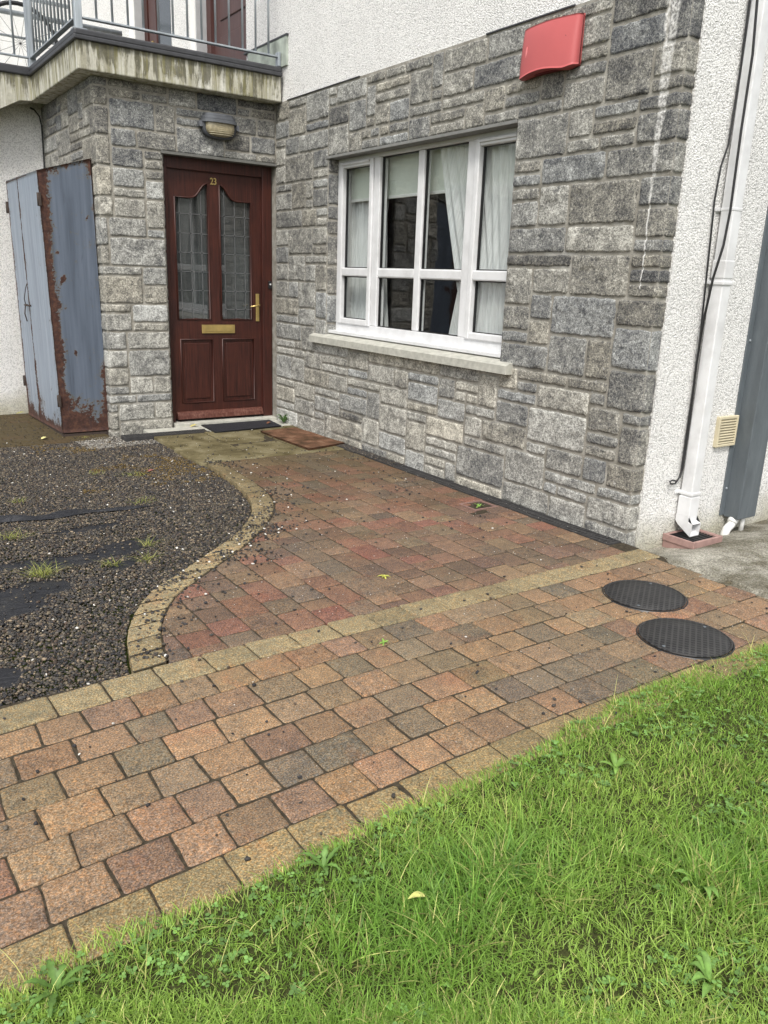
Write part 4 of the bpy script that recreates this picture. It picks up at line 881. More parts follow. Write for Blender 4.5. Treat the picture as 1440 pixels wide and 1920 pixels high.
# ================================================================= LOCKER
lk = empty('metal_locker', (-1.62, .7, -.03)); tag(lk, 'tall rusty blue-grey sheet metal locker against the left of the stone porch', 'locker')
NA, NBt, FA, FB = (-1.790, .105, 0.0), (-1.828, .105, 1.895), (-1.800, 1.33, -.045), (-1.822, 1.30, 1.905)     # near bottom, near top, far bottom, far top of the door side
RB, RT = (-1.437, .105, .0), (-1.455, .105, 2.008)
def panel(name, A, B2, C2, D2, mat, t, parent, rustf, nu=40, nv=60, dent=.002):
    """A,B bottom left/right, C,D top right/left; thickness t along the normal; rust weight per vertex"""
    A, B2, C2, D2 = map(np.array, (A, B2, C2, D2)); u, v = np.meshgrid(np.linspace(0, 1, nu+1), np.linspace(0, 1, nv+1)); u = u[..., None]; v = v[..., None]
    P = (A*(1-u)+B2*u)*(1-v)+(D2*(1-u)+C2*u)*v; nr = np.cross(B2-A, D2-A); nr /= np.linalg.norm(nr)
    P = P+nr*(dent*2*(fbm(u[..., 0]*3, v[..., 0]*5, 91)-.5))[..., None]*np.clip(np.minimum(np.minimum(u, 1-u), np.minimum(v, 1-v))*12, 0, 1)
    V = P.reshape(-1, 3); Bk = V-nr*t; i, j = np.meshgrid(np.arange(nu), np.arange(nv)); a = (j*(nu+1)+i).ravel(); q = np.stack([a, a+1, a+nu+2, a+nu+1], 1); m = len(V); q2 = q[:, ::-1]+m
    per = list(range(nu+1))+[k*(nu+1)+nu for k in range(1, nv+1)]+[nv*(nu+1)+k for k in range(nu-1, -1, -1)]+[k*(nu+1) for k in range(nv-1, 0, -1)]
    sd = np.array([(per[k], per[k]+m, per[(k+1) % len(per)]+m, per[(k+1) % len(per)]) for k in range(len(per))])
    rw = rustf(u[..., 0].ravel(), v[..., 0].ravel()); c = np.tile(rw[:, None], (2, 3)); c = np.concatenate([np.repeat(rw[:, None], 3, 1)]*2)
    o = npmesh(name, np.concatenate([V, Bk]), np.concatenate([q, q2, sd[:, ::-1]]), mat=mat, parent=parent, col=c); return o
def rust_side(u, v):
    r = .10+.66*np.exp(-(u/.17)**2)*(v > 0)*(1-.25*np.clip((v-.45)/.2, 0, 1)*np.clip((.62-v)/.1, 0, 1))+.75*np.exp(-v/.075)+.30*np.exp(-(1-v)/.03)
    r = r+.62*np.exp(-(1-u)/.07)*np.clip((.34-v)/.12, 0, 1)+.28*np.exp(-(1-u)/.06)*np.clip((v-.55)/.2, 0, 1)+.25*np.clip((.30-v)/.3, 0, 1)*np.clip((.35-u)/.3, 0, 1)
    for (a, b2, s_) in ((.30, .60, .9), (.42, .32, 1.0), (.86, .80, .7), (.24, .70, .5)): r = r+s_*.75*np.exp(-(((u-a)/.05)**2+((v-b2)/.010)**2))
    r = r+.22*np.exp(-((u-.43)/.03)**2)*(v < .31)*(v > .20)
    return np.clip(r, 0, 1)
def rust_door(u, v): return np.clip(.08+.45*np.exp(-u/.04)+.40*np.exp(-(1-u)/.03)+.75*np.exp(-v/.05)+.25*np.exp(-(1-v)/.012)+.35*np.clip((.45-v)/.45, 0, 1)*np.exp(-u/.12), 0, 1)
lerp = lambda a, b2, t: tuple(a[k]*(1-t)+b2[k]*t for k in range(3))
panel('side_panel', NA, RB, RT, NBt, M_['rustA'], .003, lk, rust_side)
sm = .62
d1 = panel('door', lerp(NA, FA, sm-.004), lerp(NA, FA, .006), lerp(NBt, FB, .006), lerp(NBt, FB, sm-.004), M_['rustB'], .003, lk, lambda u, v: rust_door(u, v), 30)
d2_ = panel('door', FA, lerp(NA, FA, sm+.004), lerp(NBt, FB, sm+.004), FB, M_['rustB'], .003, lk, lambda u, v: np.clip(rust_door(u, v)+.35*np.exp(-u/.15), 0, 1), 20)
mb = MB(); mb.prism([(-1.826, 1.886), (-1.826, 1.893), (-1.447, 2.012), (-1.447, 2.004)], 1, .106, 1.30); mb.build('roof_panel', simple('rusty_edge_metal', (.075, .050, .042), .8, .1, .3, 40), lk)
mb = MB(); mb.box(-1.80, -1.445, 1.30, 1.303, -.04, 1.90); mb.box(-1.448, -1.445, .11, 1.30, -.02, 2.0); mb.build('back_panel', M_['screw'], lk)
mb = MB(); mb.box(-1.786, -1.44, .112, 1.29, -.05, -.01); mb.build('base_plate', M_['screw'], lk)
for (t, zz, d_) in ((.0, .25, d1), (.0, 1.70, d1), (1.0, .26, d2_), (1.0, 1.70, d2_)):
    p = lerp(lerp(NA, FA, t), lerp(NBt, FB, t), zz/1.9); mb = MB(); mb.box(p[0]-.012, p[0]+.006, p[1]-.020, p[1]+.022, zz-.045, zz+.045, .003); mb.tube([(p[0]-.012, p[1], zz-.045), (p[0]-.012, p[1], zz+.045)], .008, 8); mb.build('hinge', M_['screw'], d_)
p = lerp(lerp(NA, FA, sm), lerp(NBt, FB, sm), .93/1.9)
mb = MB(); mb.tube([(p[0]+.002, p[1]-.07, .93), (p[0]-.022, p[1]-.07, .93), (p[0]-.022, p[1]+.07, .93), (p[0]+.002, p[1]+.07, .93)], .007, 8)
mb.tube([(p[0]-.020, p[1]+.03, .935), (p[0]-.03, p[1]+.02, .98), (p[0]-.018, p[1], 1.06), (p[0]-.006, p[1]-.01, 1.10)], .0035, 6); mb.tube([(p[0]-.020, p[1]+.05, .93), (p[0]-.03, p[1]+.05, .86), (p[0]-.02, p[1]+.03, .80)], .005, 6); mb.build('latch_and_chain', M_['screw'], lk)

# ================================================================= FIXTURES
# bulkhead lamp with eyelid hood
lp = empty('wall_lamp', (-.502, 0, 2.315)); tag(lp, 'grey bulkhead wall lamp with half hood above the front door', 'lamp')
def oval(cx, cz, rx, rz, n=36, p=2.6, k=1.0):
    out = []
    for i in range(n):
        a = i*2*math.pi/n; c, s_ = math.cos(a), math.sin(a); out.append((cx+rx*math.copysign(abs(c)**(2/p), c), cz+rz*math.copysign(abs(s_)**(2/p), s_)))
    return out
def loft(rings, name, mat, parent, closed=True, smooth=True):
    n = len(rings[0]); V = np.concatenate(rings); q = [(r*n+i, r*n+(i+1) % n, (r+1)*n+(i+1) % n, (r+1)*n+i) for r in range(len(rings)-1) for i in range(n)]
    c = rings[-1].mean(0); V = np.concatenate([V, [c]]); t = [((len(rings)-1)*n+i, (len(rings)-1)*n+(i+1) % n, len(V)-1) for i in range(n)]
    return npmesh(name, V, q, t, mat, parent, smooth=smooth)
cx, cz = -.502, 2.315
R3 = lambda k, y, rx=.135, rz=.082, p=2.8: np.array([(a, y, b2) for a, b2 in oval(cx, cz, rx*k, rz*k, 40, p)])
loft([R3(1.0, .0), R3(1.04, -.012), R3(1.04, -.040), R3(.98, -.048), R3(.86, -.050)], 'lamp_body', simple('grey_lamp_casting', (.055, .058, .066), .45, .2, .15, 20), lp)
loft([R3(.86, -.050), R3(.84, -.066), R3(.76, -.080), R3(.58, -.090), R3(.3, -.094)], 'lamp_lens', M_['lampg'], lp)
mb = MB()
for k in range(7): zz = cz-.058+.014*k; hw = .108*math.sqrt(max(0, 1-((zz-cz)/.085)**4)); mb.tube([(cx-hw, -.074, zz), (cx-hw*.6, -.088, zz), (cx, -.094, zz), (cx+hw*.6, -.088, zz), (cx+hw, -.074, zz)], .0022, 6)
mb.build('lens_rib', simple('lamp_rib', (.40, .36, .25), .3), lp)
hm = simple('grey_lamp_hood', (.115, .122, .135), .5, .2, .15, 20); hd = MB()
def plate(z0, z1, rx, dp_, y0=-.002):
    return [(cx-rx, y0)]+[(cx+rx*math.copysign(abs(math.cos(t))**.75, math.cos(t)), y0-dp_*abs(math.sin(t))**.6) for t in np.linspace(math.pi, 2*math.pi, 26)]+[(cx+rx, y0)]
for (z0, z1, rx, dp_) in ((.074, .090, .120, .080), (.050, .070, .134, .096), (.024, .046, .144, .108)): hd.prism(plate(z0, z1, rx, dp_), 2, cz+z0, cz+z1)
for (z0, z1, rx, dp_) in ((.068, .076, .112, .072), (.044, .052, .126, .088)): hd.prism(plate(z0, z1, rx, dp_), 2, cz+z0, cz+z1)
hd.build('lamp_hood', hm, lp, bevel=.002)
for sx in (-1, 1): MB().prism([(-.002, cz-.01), (-.050, cz-.01), (-.040, cz+.03), (-.002, cz+.03)], 0, cx+sx*.150-.012, cx+sx*.150+.012).build('side_lug', hm, lp)
# red alarm box
al = empty('alarm_box', (0, -3.08, 2.38)); tag(al, 'faded red burglar alarm box high on the stone wall', 'alarm box')
ny_, nz_ = 26, 22; Y0, Y1, Z0, Z1 = -3.285, -2.885, 2.262, 2.500
u, v = np.meshgrid(np.linspace(0, 1, ny_+1), np.linspace(0, 1, nz_+1))
zt = 2.497-.022*np.sin(u*math.pi)**1.2*0+.006*np.sin(u*math.pi); zbm = 2.266+.014*np.sin(np.clip((u-.08)/.72, 0, 1)*math.pi)+.012*np.clip((u-.85)/.15, 0, 1)
Yg = Y1+(Y0-Y1)*u; Zg = zbm+(zt-zbm)*v; Xg = -.020-.055*(np.clip(np.sin(np.clip(u, .0, 1)*math.pi), 0, 1)**.33)*(1-.45*v**3)-.006*(1-v)
ins = .010*v; V = np.stack([Xg.ravel(), Yg.ravel(), Zg.ravel()], 1); Vb = V.copy(); Vb[:, 0] = -.010
i, j = np.meshgrid(np.arange(ny_), np.arange(nz_)); a = (j*(ny_+1)+i).ravel(); q = np.stack([a, a+1, a+ny_+2, a+ny_+1], 1); m = len(V)
per = list(range(ny_+1))+[k*(ny_+1)+ny_ for k in range(1, nz_+1)]+[nz_*(ny_+1)+k for k in range(ny_-1, -1, -1)]+[k*(ny_+1) for k in range(nz_-1, 0, -1)]
sd = np.array([(per[k], per[k]+m, per[(k+1) % len(per)]+m, per[(k+1) % len(per)]) for k in range(len(per))])
ab = npmesh('cover', np.concatenate([V, Vb]), np.concatenate([q, sd[:, ::-1]]), mat=M_['red'], parent=al, smooth=False)
for p_ in ab.data.polygons[:len(q)]: p_.use_smooth = True
mb = MB(); mb.box(-.030, .02, -3.27, -2.90, 2.275, 2.49); mb.build('back_box', simple('dark_red_plastic', (.16, .02, .03), .6), al)
mb = MB(); mb.tube([(-.062, -3.215, 2.405), (-.030, -3.215, 2.405)], .0055, 12); mb.build('screw_hole', M_['black'], al)
mb = MB(); mb.prism(oval(-2.955, 2.375, .006, .030, 20, 2.0), 0, -.0665, -.060); mb.build('raised_badge', simple('pale_red', (.72, .22, .22), .4), al)
# downpipe with clips, socket and shoe
dp = empty('downpipe', (.40, -3.94, -.02)); tag(dp, 'white square plastic downpipe beside the corner of the stone wall', 'downpipe')
PX0, PX1, PY0, PY1 = .362, .430, -3.982, -3.914
mb = MB(); mb.box(PX0, PX1, PY0, PY1, .20, 6.0, .006, 3); mb.build('pipe', M_['pvc2'], dp)
for zz in (.235, 1.285): 
    mb = MB(); mb.box(PX0-.006, PX1+.006, PY0-.006, PY1+.006, zz-.014, zz+.004, .004); mb.box(PX0-.035, PX1+.006, -3.910, -3.899, zz-.012, zz+.006, .002); mb.tube([(PX0-.024, -3.913, zz-.003), (PX0-.024, -3.904, zz-.003)], .006, 8); mb.build('clip', M_['pvc2'], dp)
mb = MB(); mb.box(PX0-.003, PX1+.003, PY0-.003, PY1+.003, 1.300, 1.385, .005); mb.build('socket', M_['pvc2'], dp)
mb = MB(); mb.box(PX0-.002, PX1+.002, PY0-.002, PY1+.002, 1.605, 1.622, .004); mb.box(PX0-.028, PX1+.004, -3.910, -3.899, 1.605, 1.622, .002); mb.build('clip', M_['pvc2'], dp)
mb = MB(); b0 = len(mb.bm.verts)
mb.box(PX0-.004, PX1+.004, PY0-.004, PY1+.004, .110, .215, .004)
def shoe(mb):
    # kicked-out open shoe: four thin walls running down and forward
    x0, x1 = PX0-.004, PX1+.004; t = .004
    top = [(PY0-.004, .112), (PY1+.004, .112)]; bot = [(-4.045, .022), (-3.975, -.008)]
    yf, yb_ = PY0-.004, PY1+.004
    prof = [(yf, .112), (yf, .084), (yf-.026, .076), (yf-.022, .010), (yb_-.018, .060), (yb_, .078), (yb_, .112)]
    for xx in ((x0, x0+t), (x1-t, x1)): mb.prism(prof, 0, *xx)
    mb.prism([(yf, .112), (yf, .084), (yf-.026, .076), (yf-.026, .080), (yf+.004, .089), (yf+.004, .112)], 0, x0+t, x1-t)
    mb.prism([(yf-.022, .010), (yb_-.018, .060), (yb_, .078), (yb_, .112), (yb_-.004, .112), (yb_-.004, .081), (yb_-.021, .064), (yf-.022, .015)], 0, x0+t, x1-t)
shoe(mb); mb.build('shoe', M_['pvc2'], dp)
# clay gully under the shoe
gu = empty('gully_pot', (.40, -4.02, -.06)); tag(gu, 'pink clay gully pot with black grid under the white downpipe', 'gully')
def qd(x0, x1, y0, y1, z0, z1, bev=.003): return (x0, x1, y0, y1, z0, z1, bev)
mb = MB(); z1_ = .012
for r in ((.285, .300, -4.085, -3.902), (.505, .520, -4.085, -3.902), (.300, .505, -4.085, -4.070), (.300, .505, -3.917, -3.902)): mb.box(r[0], r[1], r[2], r[3], -.12, z1_, .003)
for r in ((.279, .288, -4.091, -3.902), (.517, .526, -4.091, -3.902), (.288, .517, -4.091, -4.082)): mb.box(r[0], r[1], r[2], r[3], -.022, z1_+.003, .003)
mb.build('pot', M_['terra'], gu)
mb = MB(); mb.box(.300, .505, -4.070, -3.917, -.012, -.006)
for k in range(9): yy = -4.064+.0175*k; mb.box(.302, .503, yy, yy+.007, -.006, .006)
mb.build('grid', M_['black'], gu)
# cables
ca = MB(); ca.tube([(.352, -3.913, 3.2), (.356, -3.912, 2.485), (.362, -3.912, 2.21), (.352, -3.912, 1.9), (.318, -3.912, 1.80), (.306, -3.912, 1.65), (.318, -3.912, 1.47), (.332, -3.912, 1.23), (.346, -3.912, 1.0), (.348, -3.912, .60), (.345, -3.914, .36), (.337, -3.918, .32), (.29, -3.925, .285), (.25, -3.928, .290), (.245, -3.925, .302), (.27, -3.922, .305), (.31, -3.916, .295)], .0045, 8)
tag(ca.build('black_cable', M_['black']), 'thin black cable down the roughcast ending in a small loop near the ground', 'cable')
ca = MB(); ca.tube([(.295, -3.99, 3.2), (.296, -3.990, 2.454), (.318, -3.991, 2.25), (.316, -3.991, 1.93), (.324, -3.990, 1.60), (.318, -3.985, 1.45), (.296, -3.97, 1.30), (.312, -3.94, 1.10), (.338, -3.918, .90), (.352, -3.914, .60), (.350, -3.914, .36), (.338, -3.914, .31)], .006, 8)
tag(ca.build('black_cable', M_['black']), 'thicker black cable hanging in front of the white downpipe', 'cable')
ca = MB(); ca.tube([(-1.50, 1.56, 2.52), (-1.46, 1.566, 2.47), (-1.447, 1.568, 2.40), (-1.452, 1.568, 2.0), (-1.45, 1.568, 1.0)], .006, 8); ca.tube([(-1.53, 1.566, 2.53), (-1.50, 1.565, 2.52)], .007, 6)
tag(ca.build('black_cable', M_['black']), 'black cable running down behind the locker in the corner of the porch', 'cable')
# louvred vent
ve = empty('air_vent', (.69, -3.9, .52)); tag(ve, 'cream louvred air vent on the roughcast beside the grey cable duct', 'vent')
mb = MB(); mb.box(.606, .620, -3.922, -3.899, .445, .608, .003); mb.box(.762, .776, -3.922, -3.899, .445, .608, .003); mb.box(.620, .762, -3.922, -3.899, .592, .608, .003); mb.box(.620, .762, -3.922, -3.899, .445, .459, .003); mb.build('vent_frame', M_['cream'], ve)
mb = MB()
for k in range(9): zz = .463+.0145*k; mb.prism([(-3.921, zz), (-3.921, zz+.003), (-3.903, zz+.0135), (-3.903, zz+.0105)], 0, .620, .762)
mb.build('louvre', M_['cream'], ve)
mb = MB(); mb.box(.62, .762, -3.902, -3.8995, .459, .592); mb.build('vent_backing', M_['black'], ve)
# grey duct
du = empty('cable_duct', (.88, -3.95, .03)); tag(du, 'dark grey metal boxed duct fixed to the roughcast at the right edge', 'duct')
mb = MB(); mb.box(.800, .968, -3.996, -3.902, .035, 6.0, .006, 2); mb.build('duct_box', M_['duct'], du)
mb = MB(); mb.box(.762, .801, -3.908, -3.899, .045, 6.0, .002); mb.box(.967, 1.005, -3.908, -3.899, .045, 6.0, .002); mb.build('flange', M_['duct'], du)
for zz in (.2, 1.0, 1.8): MB().tube([(.782, -3.913, zz), (.782, -3.904, zz)], .006, 8).build('fixing_screw', M_['galv'], du)
mb = MB(); mb.tube([(.835, -3.955, .06), (.825, -3.955, .020), (.795, -3.958, -.004), (.765, -3.960, -.018), (.750, -3.960, -.045), (.752, -3.962, -.09)], .023, 14); mb.tube([(.822, -3.955, .030), (.808, -3.957, .010)], .027, 14); tag(mb.build('waste_pipe', M_['pwhite'], smooth=False), 'white bent waste pipe coming out under the grey duct', 'pipe')
mb = MB(); mb.tube([(.895, -3.965, .08), (.895, -3.965, -.08)], .014, 12); tag(mb.build('waste_pipe', M_['pwhite']), 'thin straight white pipe dropping from the grey duct', 'pipe')

# covers
def cover(cx, cy, r, label, rz):
    e = empty('inspection_cover', (cx, cy, 0)); e.rotation_euler = (0, 0, 0); tag(e, label, 'manhole cover', 'round inspection covers in the path')
    def rg_(k, z): return np.array([(cx+r*k*math.cos(t), cy+r*k*math.sin(t), z) for t in np.linspace(0, 2*math.pi, 72, endpoint=False)])
    loft([rg_(1.0, .004), rg_(1.0, .0085), rg_(.992, .0095), rg_(.965, .0095), rg_(.962, .0065), rg_(.95, .0065), rg_(.947, .0085), rg_(.5, .0085)], 'cover_plate', M_['cover'], e)
    loft([rg_(1.055, -.03), rg_(1.05, .0030), rg_(1.015, .0035), rg_(1.01, -.0)], 'cover_frame', M_['black'], e)
    for a in (rz, rz+math.pi):
        mb = MB(); mb.tube([(cx+r*.86*math.cos(a), cy+r*.86*math.sin(a), .0065), (cx+r*.86*math.cos(a), cy+r*.86*math.sin(a), .0098)], .006, 12); mb.build('screw', M_['duct'], e)
cover(-.508, -4.412, .166, 'round black ribbed cover in the path nearer the house', .5)
cover(-.722, -4.764, .166, 'round black ribbed cover in the path beside the grass', .1)
# slot drain along the wall and by the pier
dusty = simple('dusty_black_plastic', (.035, .034, .034), .7, 0, .4, 25, .2)
def drain(x0, x1, y0, y1, label, along, cap=True):
    e = empty('drain_channel', ((x0+x1)/2, (y0+y1)/2, 0)); tag(e, label, 'drain', 'black plastic drain channels')
    mb = MB()
    if along == 'y':
        mb.box(x0, x0+.008, y0, y1, -.06, .004, .001); mb.box(x1-.008, x1, y0, y1, -.06, .004, .001); mb.box(x0, x1, y0-.006, y0, -.06, .004, .001)
    else:
        mb.box(x0, x1, y0, y0+.008, -.06, .004, .001); mb.box(x0, x1, y1-.008, y1, -.06, .004, .001); mb.box(x0-.006, x0, y0, y1, -.06, .004, .001)
    mb.build('channel', dusty, e); mb = MB(); mb.box(x0+.008, x1-.008, y0+.001, y1-.001, -.030, -.026)
    if along == 'y':
        n = int((y1-y0)/.022)
        for k in range(n): a = y0+.004+k*.022; mb.box(x0+.008, x1-.008, a, a+.011, -.006, .0015)
        mb.box((x0+x1)/2-.006, (x0+x1)/2+.006, y0, y1, -.006, .002)
    else:
        n = int((x1-x0)/.022)
        for k in range(n): a = x0+.004+k*.022; mb.box(a, a+.011, y0+.008, y1-.008, -.006, .0015)
    mb.build('grating', dusty, e)
drain(-.100, -.006, -3.862, -1.12, 'long black slotted drain channel at the foot of the stone wall', 'y')
drain(-1.42, -.74, -.278, -.165, 'short black drain channel running from the pier to the doormat', 'x')
mb = MB(); mb.box(-.74, .0, -.30, -.02, -.03, .004, .002); mb.box(-1.2, -.74, -.165, -.015, -.03, .004, .002); s_ = mb.build('doorstep', M_['sillc']); s_['kind'] = 'structure'
# small square gully
sg = empty('square_gully', (-.21, -3.0, 0)); tag(sg, 'small square gully with pink rim let into the patio near the wall', 'gully')
mb = MB()
for r in ((-.302, -.290, -3.075, -2.925), (-.142, -.130, -3.075, -2.925), (-.290, -.142, -3.075, -3.063), (-.290, -.142, -2.937, -2.925)): mb.box(*r, -.05, .004, .002)
mb.build('rim', simple('worn_clay_rim', (.20, .12, .10), .9), sg); mb = MB(); mb.box(-.290, -.142, -3.063, -2.937, -.040, -.035)
for k in range(7): a = -.284+.0205*k; mb.box(a, a+.008, -3.062, -2.938, -.014, -.005)
mb.build('grid', M_['black'], sg)
# mats
def matsheet(name, P, t, mat, label, wav):
    P = [np.array(p) for p in P]; n = 24; u, v = np.meshgrid(np.linspace(0, 1, n+1), np.linspace(0, 1, n+1)); u = u[..., None]; v = v[..., None]; Q = (P[0]*(1-u)+P[1]*u)*(1-v)+(P[3]*(1-u)+P[2]*u)*v
    Q = Q.reshape(-1, 3); Q[:, 2] += wav*(fbm(Q[:, 0]*4, Q[:, 1]*4, 61)-.35); B_ = Q.copy(); B_[:, 2] -= t; i, j = np.meshgrid(np.arange(n), np.arange(n)); a = (j*(n+1)+i).ravel(); q = np.stack([a, a+1, a+n+2, a+n+1], 1); m = len(Q)
    per = list(range(n+1))+[k*(n+1)+n for k in range(1, n+1)]+[n*(n+1)+k for k in range(n-1, -1, -1)]+[k*(n+1) for k in range(n-1, 0, -1)]
    sd = np.array([(per[k], per[k]+m, per[(k+1) % len(per)]+m, per[(k+1) % len(per)]) for k in range(len(per))])
    return tag(npmesh(name, np.concatenate([Q, B_]), np.concatenate([q, sd[:, ::-1]]), mat=mat), label, 'doormat')
matsheet('doormat', [(-.74, -.385, .013), (-.115, -.325, .013), (-.085, -.03, .013), (-.715, -.03, .013)], .008, M_['rubber'], 'black rubber doormat on the step below the front door', .003)
matsheet('doormat', [(-.375, -1.27, .014), (-.012, -1.185, .014), (-.055, -.45, .014), (-.395, -.50, .014)], .011, M_['coir'], 'reddish brown worn mat lying flat against the stone wall', .012)

# ================================================================= GRASS, WEEDS, LEAVES
def blades(P, h, wd, az, lean, curl, cols, name, seg=4):
    n = len(P); t = np.linspace(0, 1, seg+1); s_ = t[None, :]
    d = (lean[:, None]*s_+curl[:, None]*s_**2.2)*h[:, None]; zz = h[:, None]*(s_-.28*np.minimum(np.abs(lean+curl), 1.6)[:, None]*s_**2)
    cx_, cy_ = np.cos(az)[:, None], np.sin(az)[:, None]; X = P[:, 0:1]+d*cx_; Y = P[:, 1:2]+d*cy_; Z = P[:, 2:3]+zz
    tw = az[:, None]+math.pi/2+rng.normal(0, .5, (n, 1)); W = wd[:, None]*(1-s_**1.6)*.5+.00015; ox, oy = np.cos(tw)*W, np.sin(tw)*W
    V = np.stack([np.stack([X-ox, Y-oy, Z], -1), np.stack([X+ox, Y+oy, Z], -1)], 2).reshape(n, -1, 3); m = V.shape[1]
    k = np.arange(seg); q = np.stack([2*k, 2*k+1, 2*k+3, 2*k+2], 1); Q = (q[None]+(np.arange(n)*m)[:, None, None]).reshape(-1, 4)
    return V.reshape(-1, 3), Q, np.repeat(cols, m, 0)
def tri_area(n, A, B2, C2):
    r1, r2 = np.sqrt(rng.uniform(0, 1, n)), rng.uniform(0, 1, n); A, B2, C2 = map(np.array, (A, B2, C2)); return (1-r1)[:, None]*A+(r1*(1-r2))[:, None]*B2+(r1*r2)[:, None]*C2
ge = lambda x: np.interp(x, [-3.4, -2.9, -2.4, -2.1, -1.87, -1.6, -1.2, -.76, -.3, 1], [-5.065, -5.065, -5.055, -5.02, -5.025, -4.985, -4.952, -4.960, -5.0, -5.03])+.028*(vnoise(np.asarray(x)*9, np.asarray(x)*0, 66)-.5)
pts = np.concatenate([tri_area(52000, (-3.35, -4.95), (-.1, -4.90), (-2.0, -6.05)), tri_area(27000, (-3.3, -4.95), (-1.8, -6.0), (-3.2, -5.6)), tri_area(14000, (-.6, -4.9), (1.5, -4.9), (-1.6, -6.2)),
                      np.stack([rng.uniform(-6.5, 4, 34000), rng.uniform(-8.5, -4.95, 34000)], 1), np.stack([rng.uniform(-3.4, -.2, 7000), rng.uniform(-5.08, -4.93, 7000)], 1)])
pts = pts[pts[:, 1] < ge(pts[:, 0])]; n = len(pts); x, y = pts[:, 0], pts[:, 1]
cl = fbm(x*3.2, y*3.2, 101, 3); cl2 = fbm(x*9, y*9, 103, 3)
lush = np.exp(-(((x+2.22)/.30)**2+((y+5.34)/.16)**2)); lush2 = np.exp(-(((x+1.75)/.25)**2+((y+5.62)/.18)**2))*.7
L_ = np.maximum(lush, lush2)
h = rng.uniform(.009, .032, n)*(.45+1.1*cl2)*(1+1.9*L_)*np.where(y > ge(x)-.05, .85, 1); az = rng.uniform(0, 6.28, n)+1.2*(cl-.5); lean = rng.normal(.45, .35, n); curl = np.abs(rng.normal(.35, .35, n)); wd = rng.uniform(.0011, .0034, n)*(1+.45*L_)
edge = y > ge(x)-.03; az[edge] = rng.uniform(.6, 2.6, edge.sum()); h[edge] *= 1.1
g1, g2, g3, g4 = (np.array(c) for c in ((.225, .370, .065), (.375, .515, .115), (.105, .235, .040), (.58, .56, .22)))
t = np.clip((cl-.35)*2.2+rng.normal(0, .22, n), 0, 1)[:, None]; cc = g1*(1-t)+g2*t; dk = (np.clip(L_*1.1, 0, 1)*rng.uniform(.3, 1, n))[:, None]; cc = cc*(1-dk)+g3*1.25*dk
st = rng.uniform(0, 1, n) < np.where(edge, .20, .03+.09*(cl2 > .55)); cc[st] = g4*rng.uniform(.6, 1.15, (st.sum(), 1)); cc *= rng.uniform(.55, 1.35, (n, 1))
P3 = np.c_[pts, zl_(x, y)-.002]; V, Q, C = blades(P3, h, wd, az, lean, curl, cc, 'g')
# long seed stalks
n = 110; xs_ = rng.uniform(-3.2, -.3, n); ys_ = ge(xs_)-np.abs(rng.normal(0, .22, n)); V2, Q2, C2 = blades(np.c_[xs_, ys_, zl_(xs_, ys_)], rng.uniform(.06, .11, n), rng.uniform(.0012, .002, n), rng.uniform(0, 6.28, n), rng.normal(.3, .3, n), np.abs(rng.normal(.3, .3, n)), np.tile(g4*1.1, (n, 1))*rng.uniform(.6, 1.2, (n, 1)), 'g')
tag(npmesh('grass', np.concatenate([V, V2]), np.concatenate([Q, Q2+len(V)]), mat=M_['grass'], col=np.concatenate([C, C2]), smooth=True), 'uneven bright green lawn with yellow stems in the foreground', 'grass', kind='stuff')
# clover and daisy-leaf ground cover among the grass
n = 5200; pts = np.concatenate([tri_area(2200, (-3.35, -4.98), (-.3, -4.95), (-2.1, -6.0)), tri_area(450, (-3.3, -5.0), (-2, -5.9), (-3.2, -5.5))]); pts = pts[(fbm(pts[:, 0]*4.5, pts[:, 1]*4.5, 111, 3) > .50) & (pts[:, 1] < ge(pts[:, 0])-.005)]; n = len(pts)
V, T, C = [], [], []; k0 = 0
for (px, py) in pts:
    z0 = float(zl_(np.array(px), np.array(py)))+random.uniform(.004, .018); a0 = random.uniform(0, 6.28); r = random.uniform(.0032, .0062); col = np.array((.13, .24, .06))*random.uniform(.6, 1.35)
    for lf in range(3):
        a = a0+lf*2.094; c = np.array([px+math.cos(a)*r, py+math.sin(a)*r, z0]); til = random.uniform(-.25, .4)
        ring_ = [c+np.array([math.cos(a+b2)*r*.85*(1.0 if abs(b2) > .3 else .82), math.sin(a+b2)*r*.85*(1.0 if abs(b2) > .3 else .82), r*til*math.cos(b2)]) for b2 in np.linspace(-math.pi, math.pi, 8)[:-1]]
        V += [c]+ring_; T += [(k0, k0+1+i, k0+1+(i+1) % 7) for i in range(7)]; C += [col]*8; k0 += 8
tag(npmesh('clover', np.array(V), tris=np.array(T), mat=M_['leaf'], col=np.array(C)), 'small dull green clover leaves growing low between the grass blades', 'clover', kind='stuff')
def leafmesh(V, T, C, base, az, L, wd, rise, droop, col, lobes=0):
    n = 12; k0 = len(V); d = np.array([math.cos(az), math.sin(az)]); pr = np.array([-d[1], d[0]])
    for i in range(n+1):
        t = i/n; w_ = wd*math.sin(math.pi*min(1, t*.9+.08))**.8*(1-.25*t)
        if lobes: w_ *= (.55+.45*abs(math.sin(t*math.pi*lobes)))
        z = base[2]+rise*math.sin(t*math.pi*.6)-droop*t*t; c = np.array(base[:2])+d*L*t
        V += [np.array([*(c-pr*w_), z+.18*w_]), np.array([*c, z-.12*w_]), np.array([*(c+pr*w_), z+.18*w_])]; C += [np.array(col)*.95, np.array(col)*1.25, np.array(col)*.95]
        if i: b0 = k0+(i-1)*3; T += [(b0, b0+1, b0+4), (b0, b0+4, b0+3), (b0+1, b0+2, b0+5), (b0+1, b0+5, b0+4)]
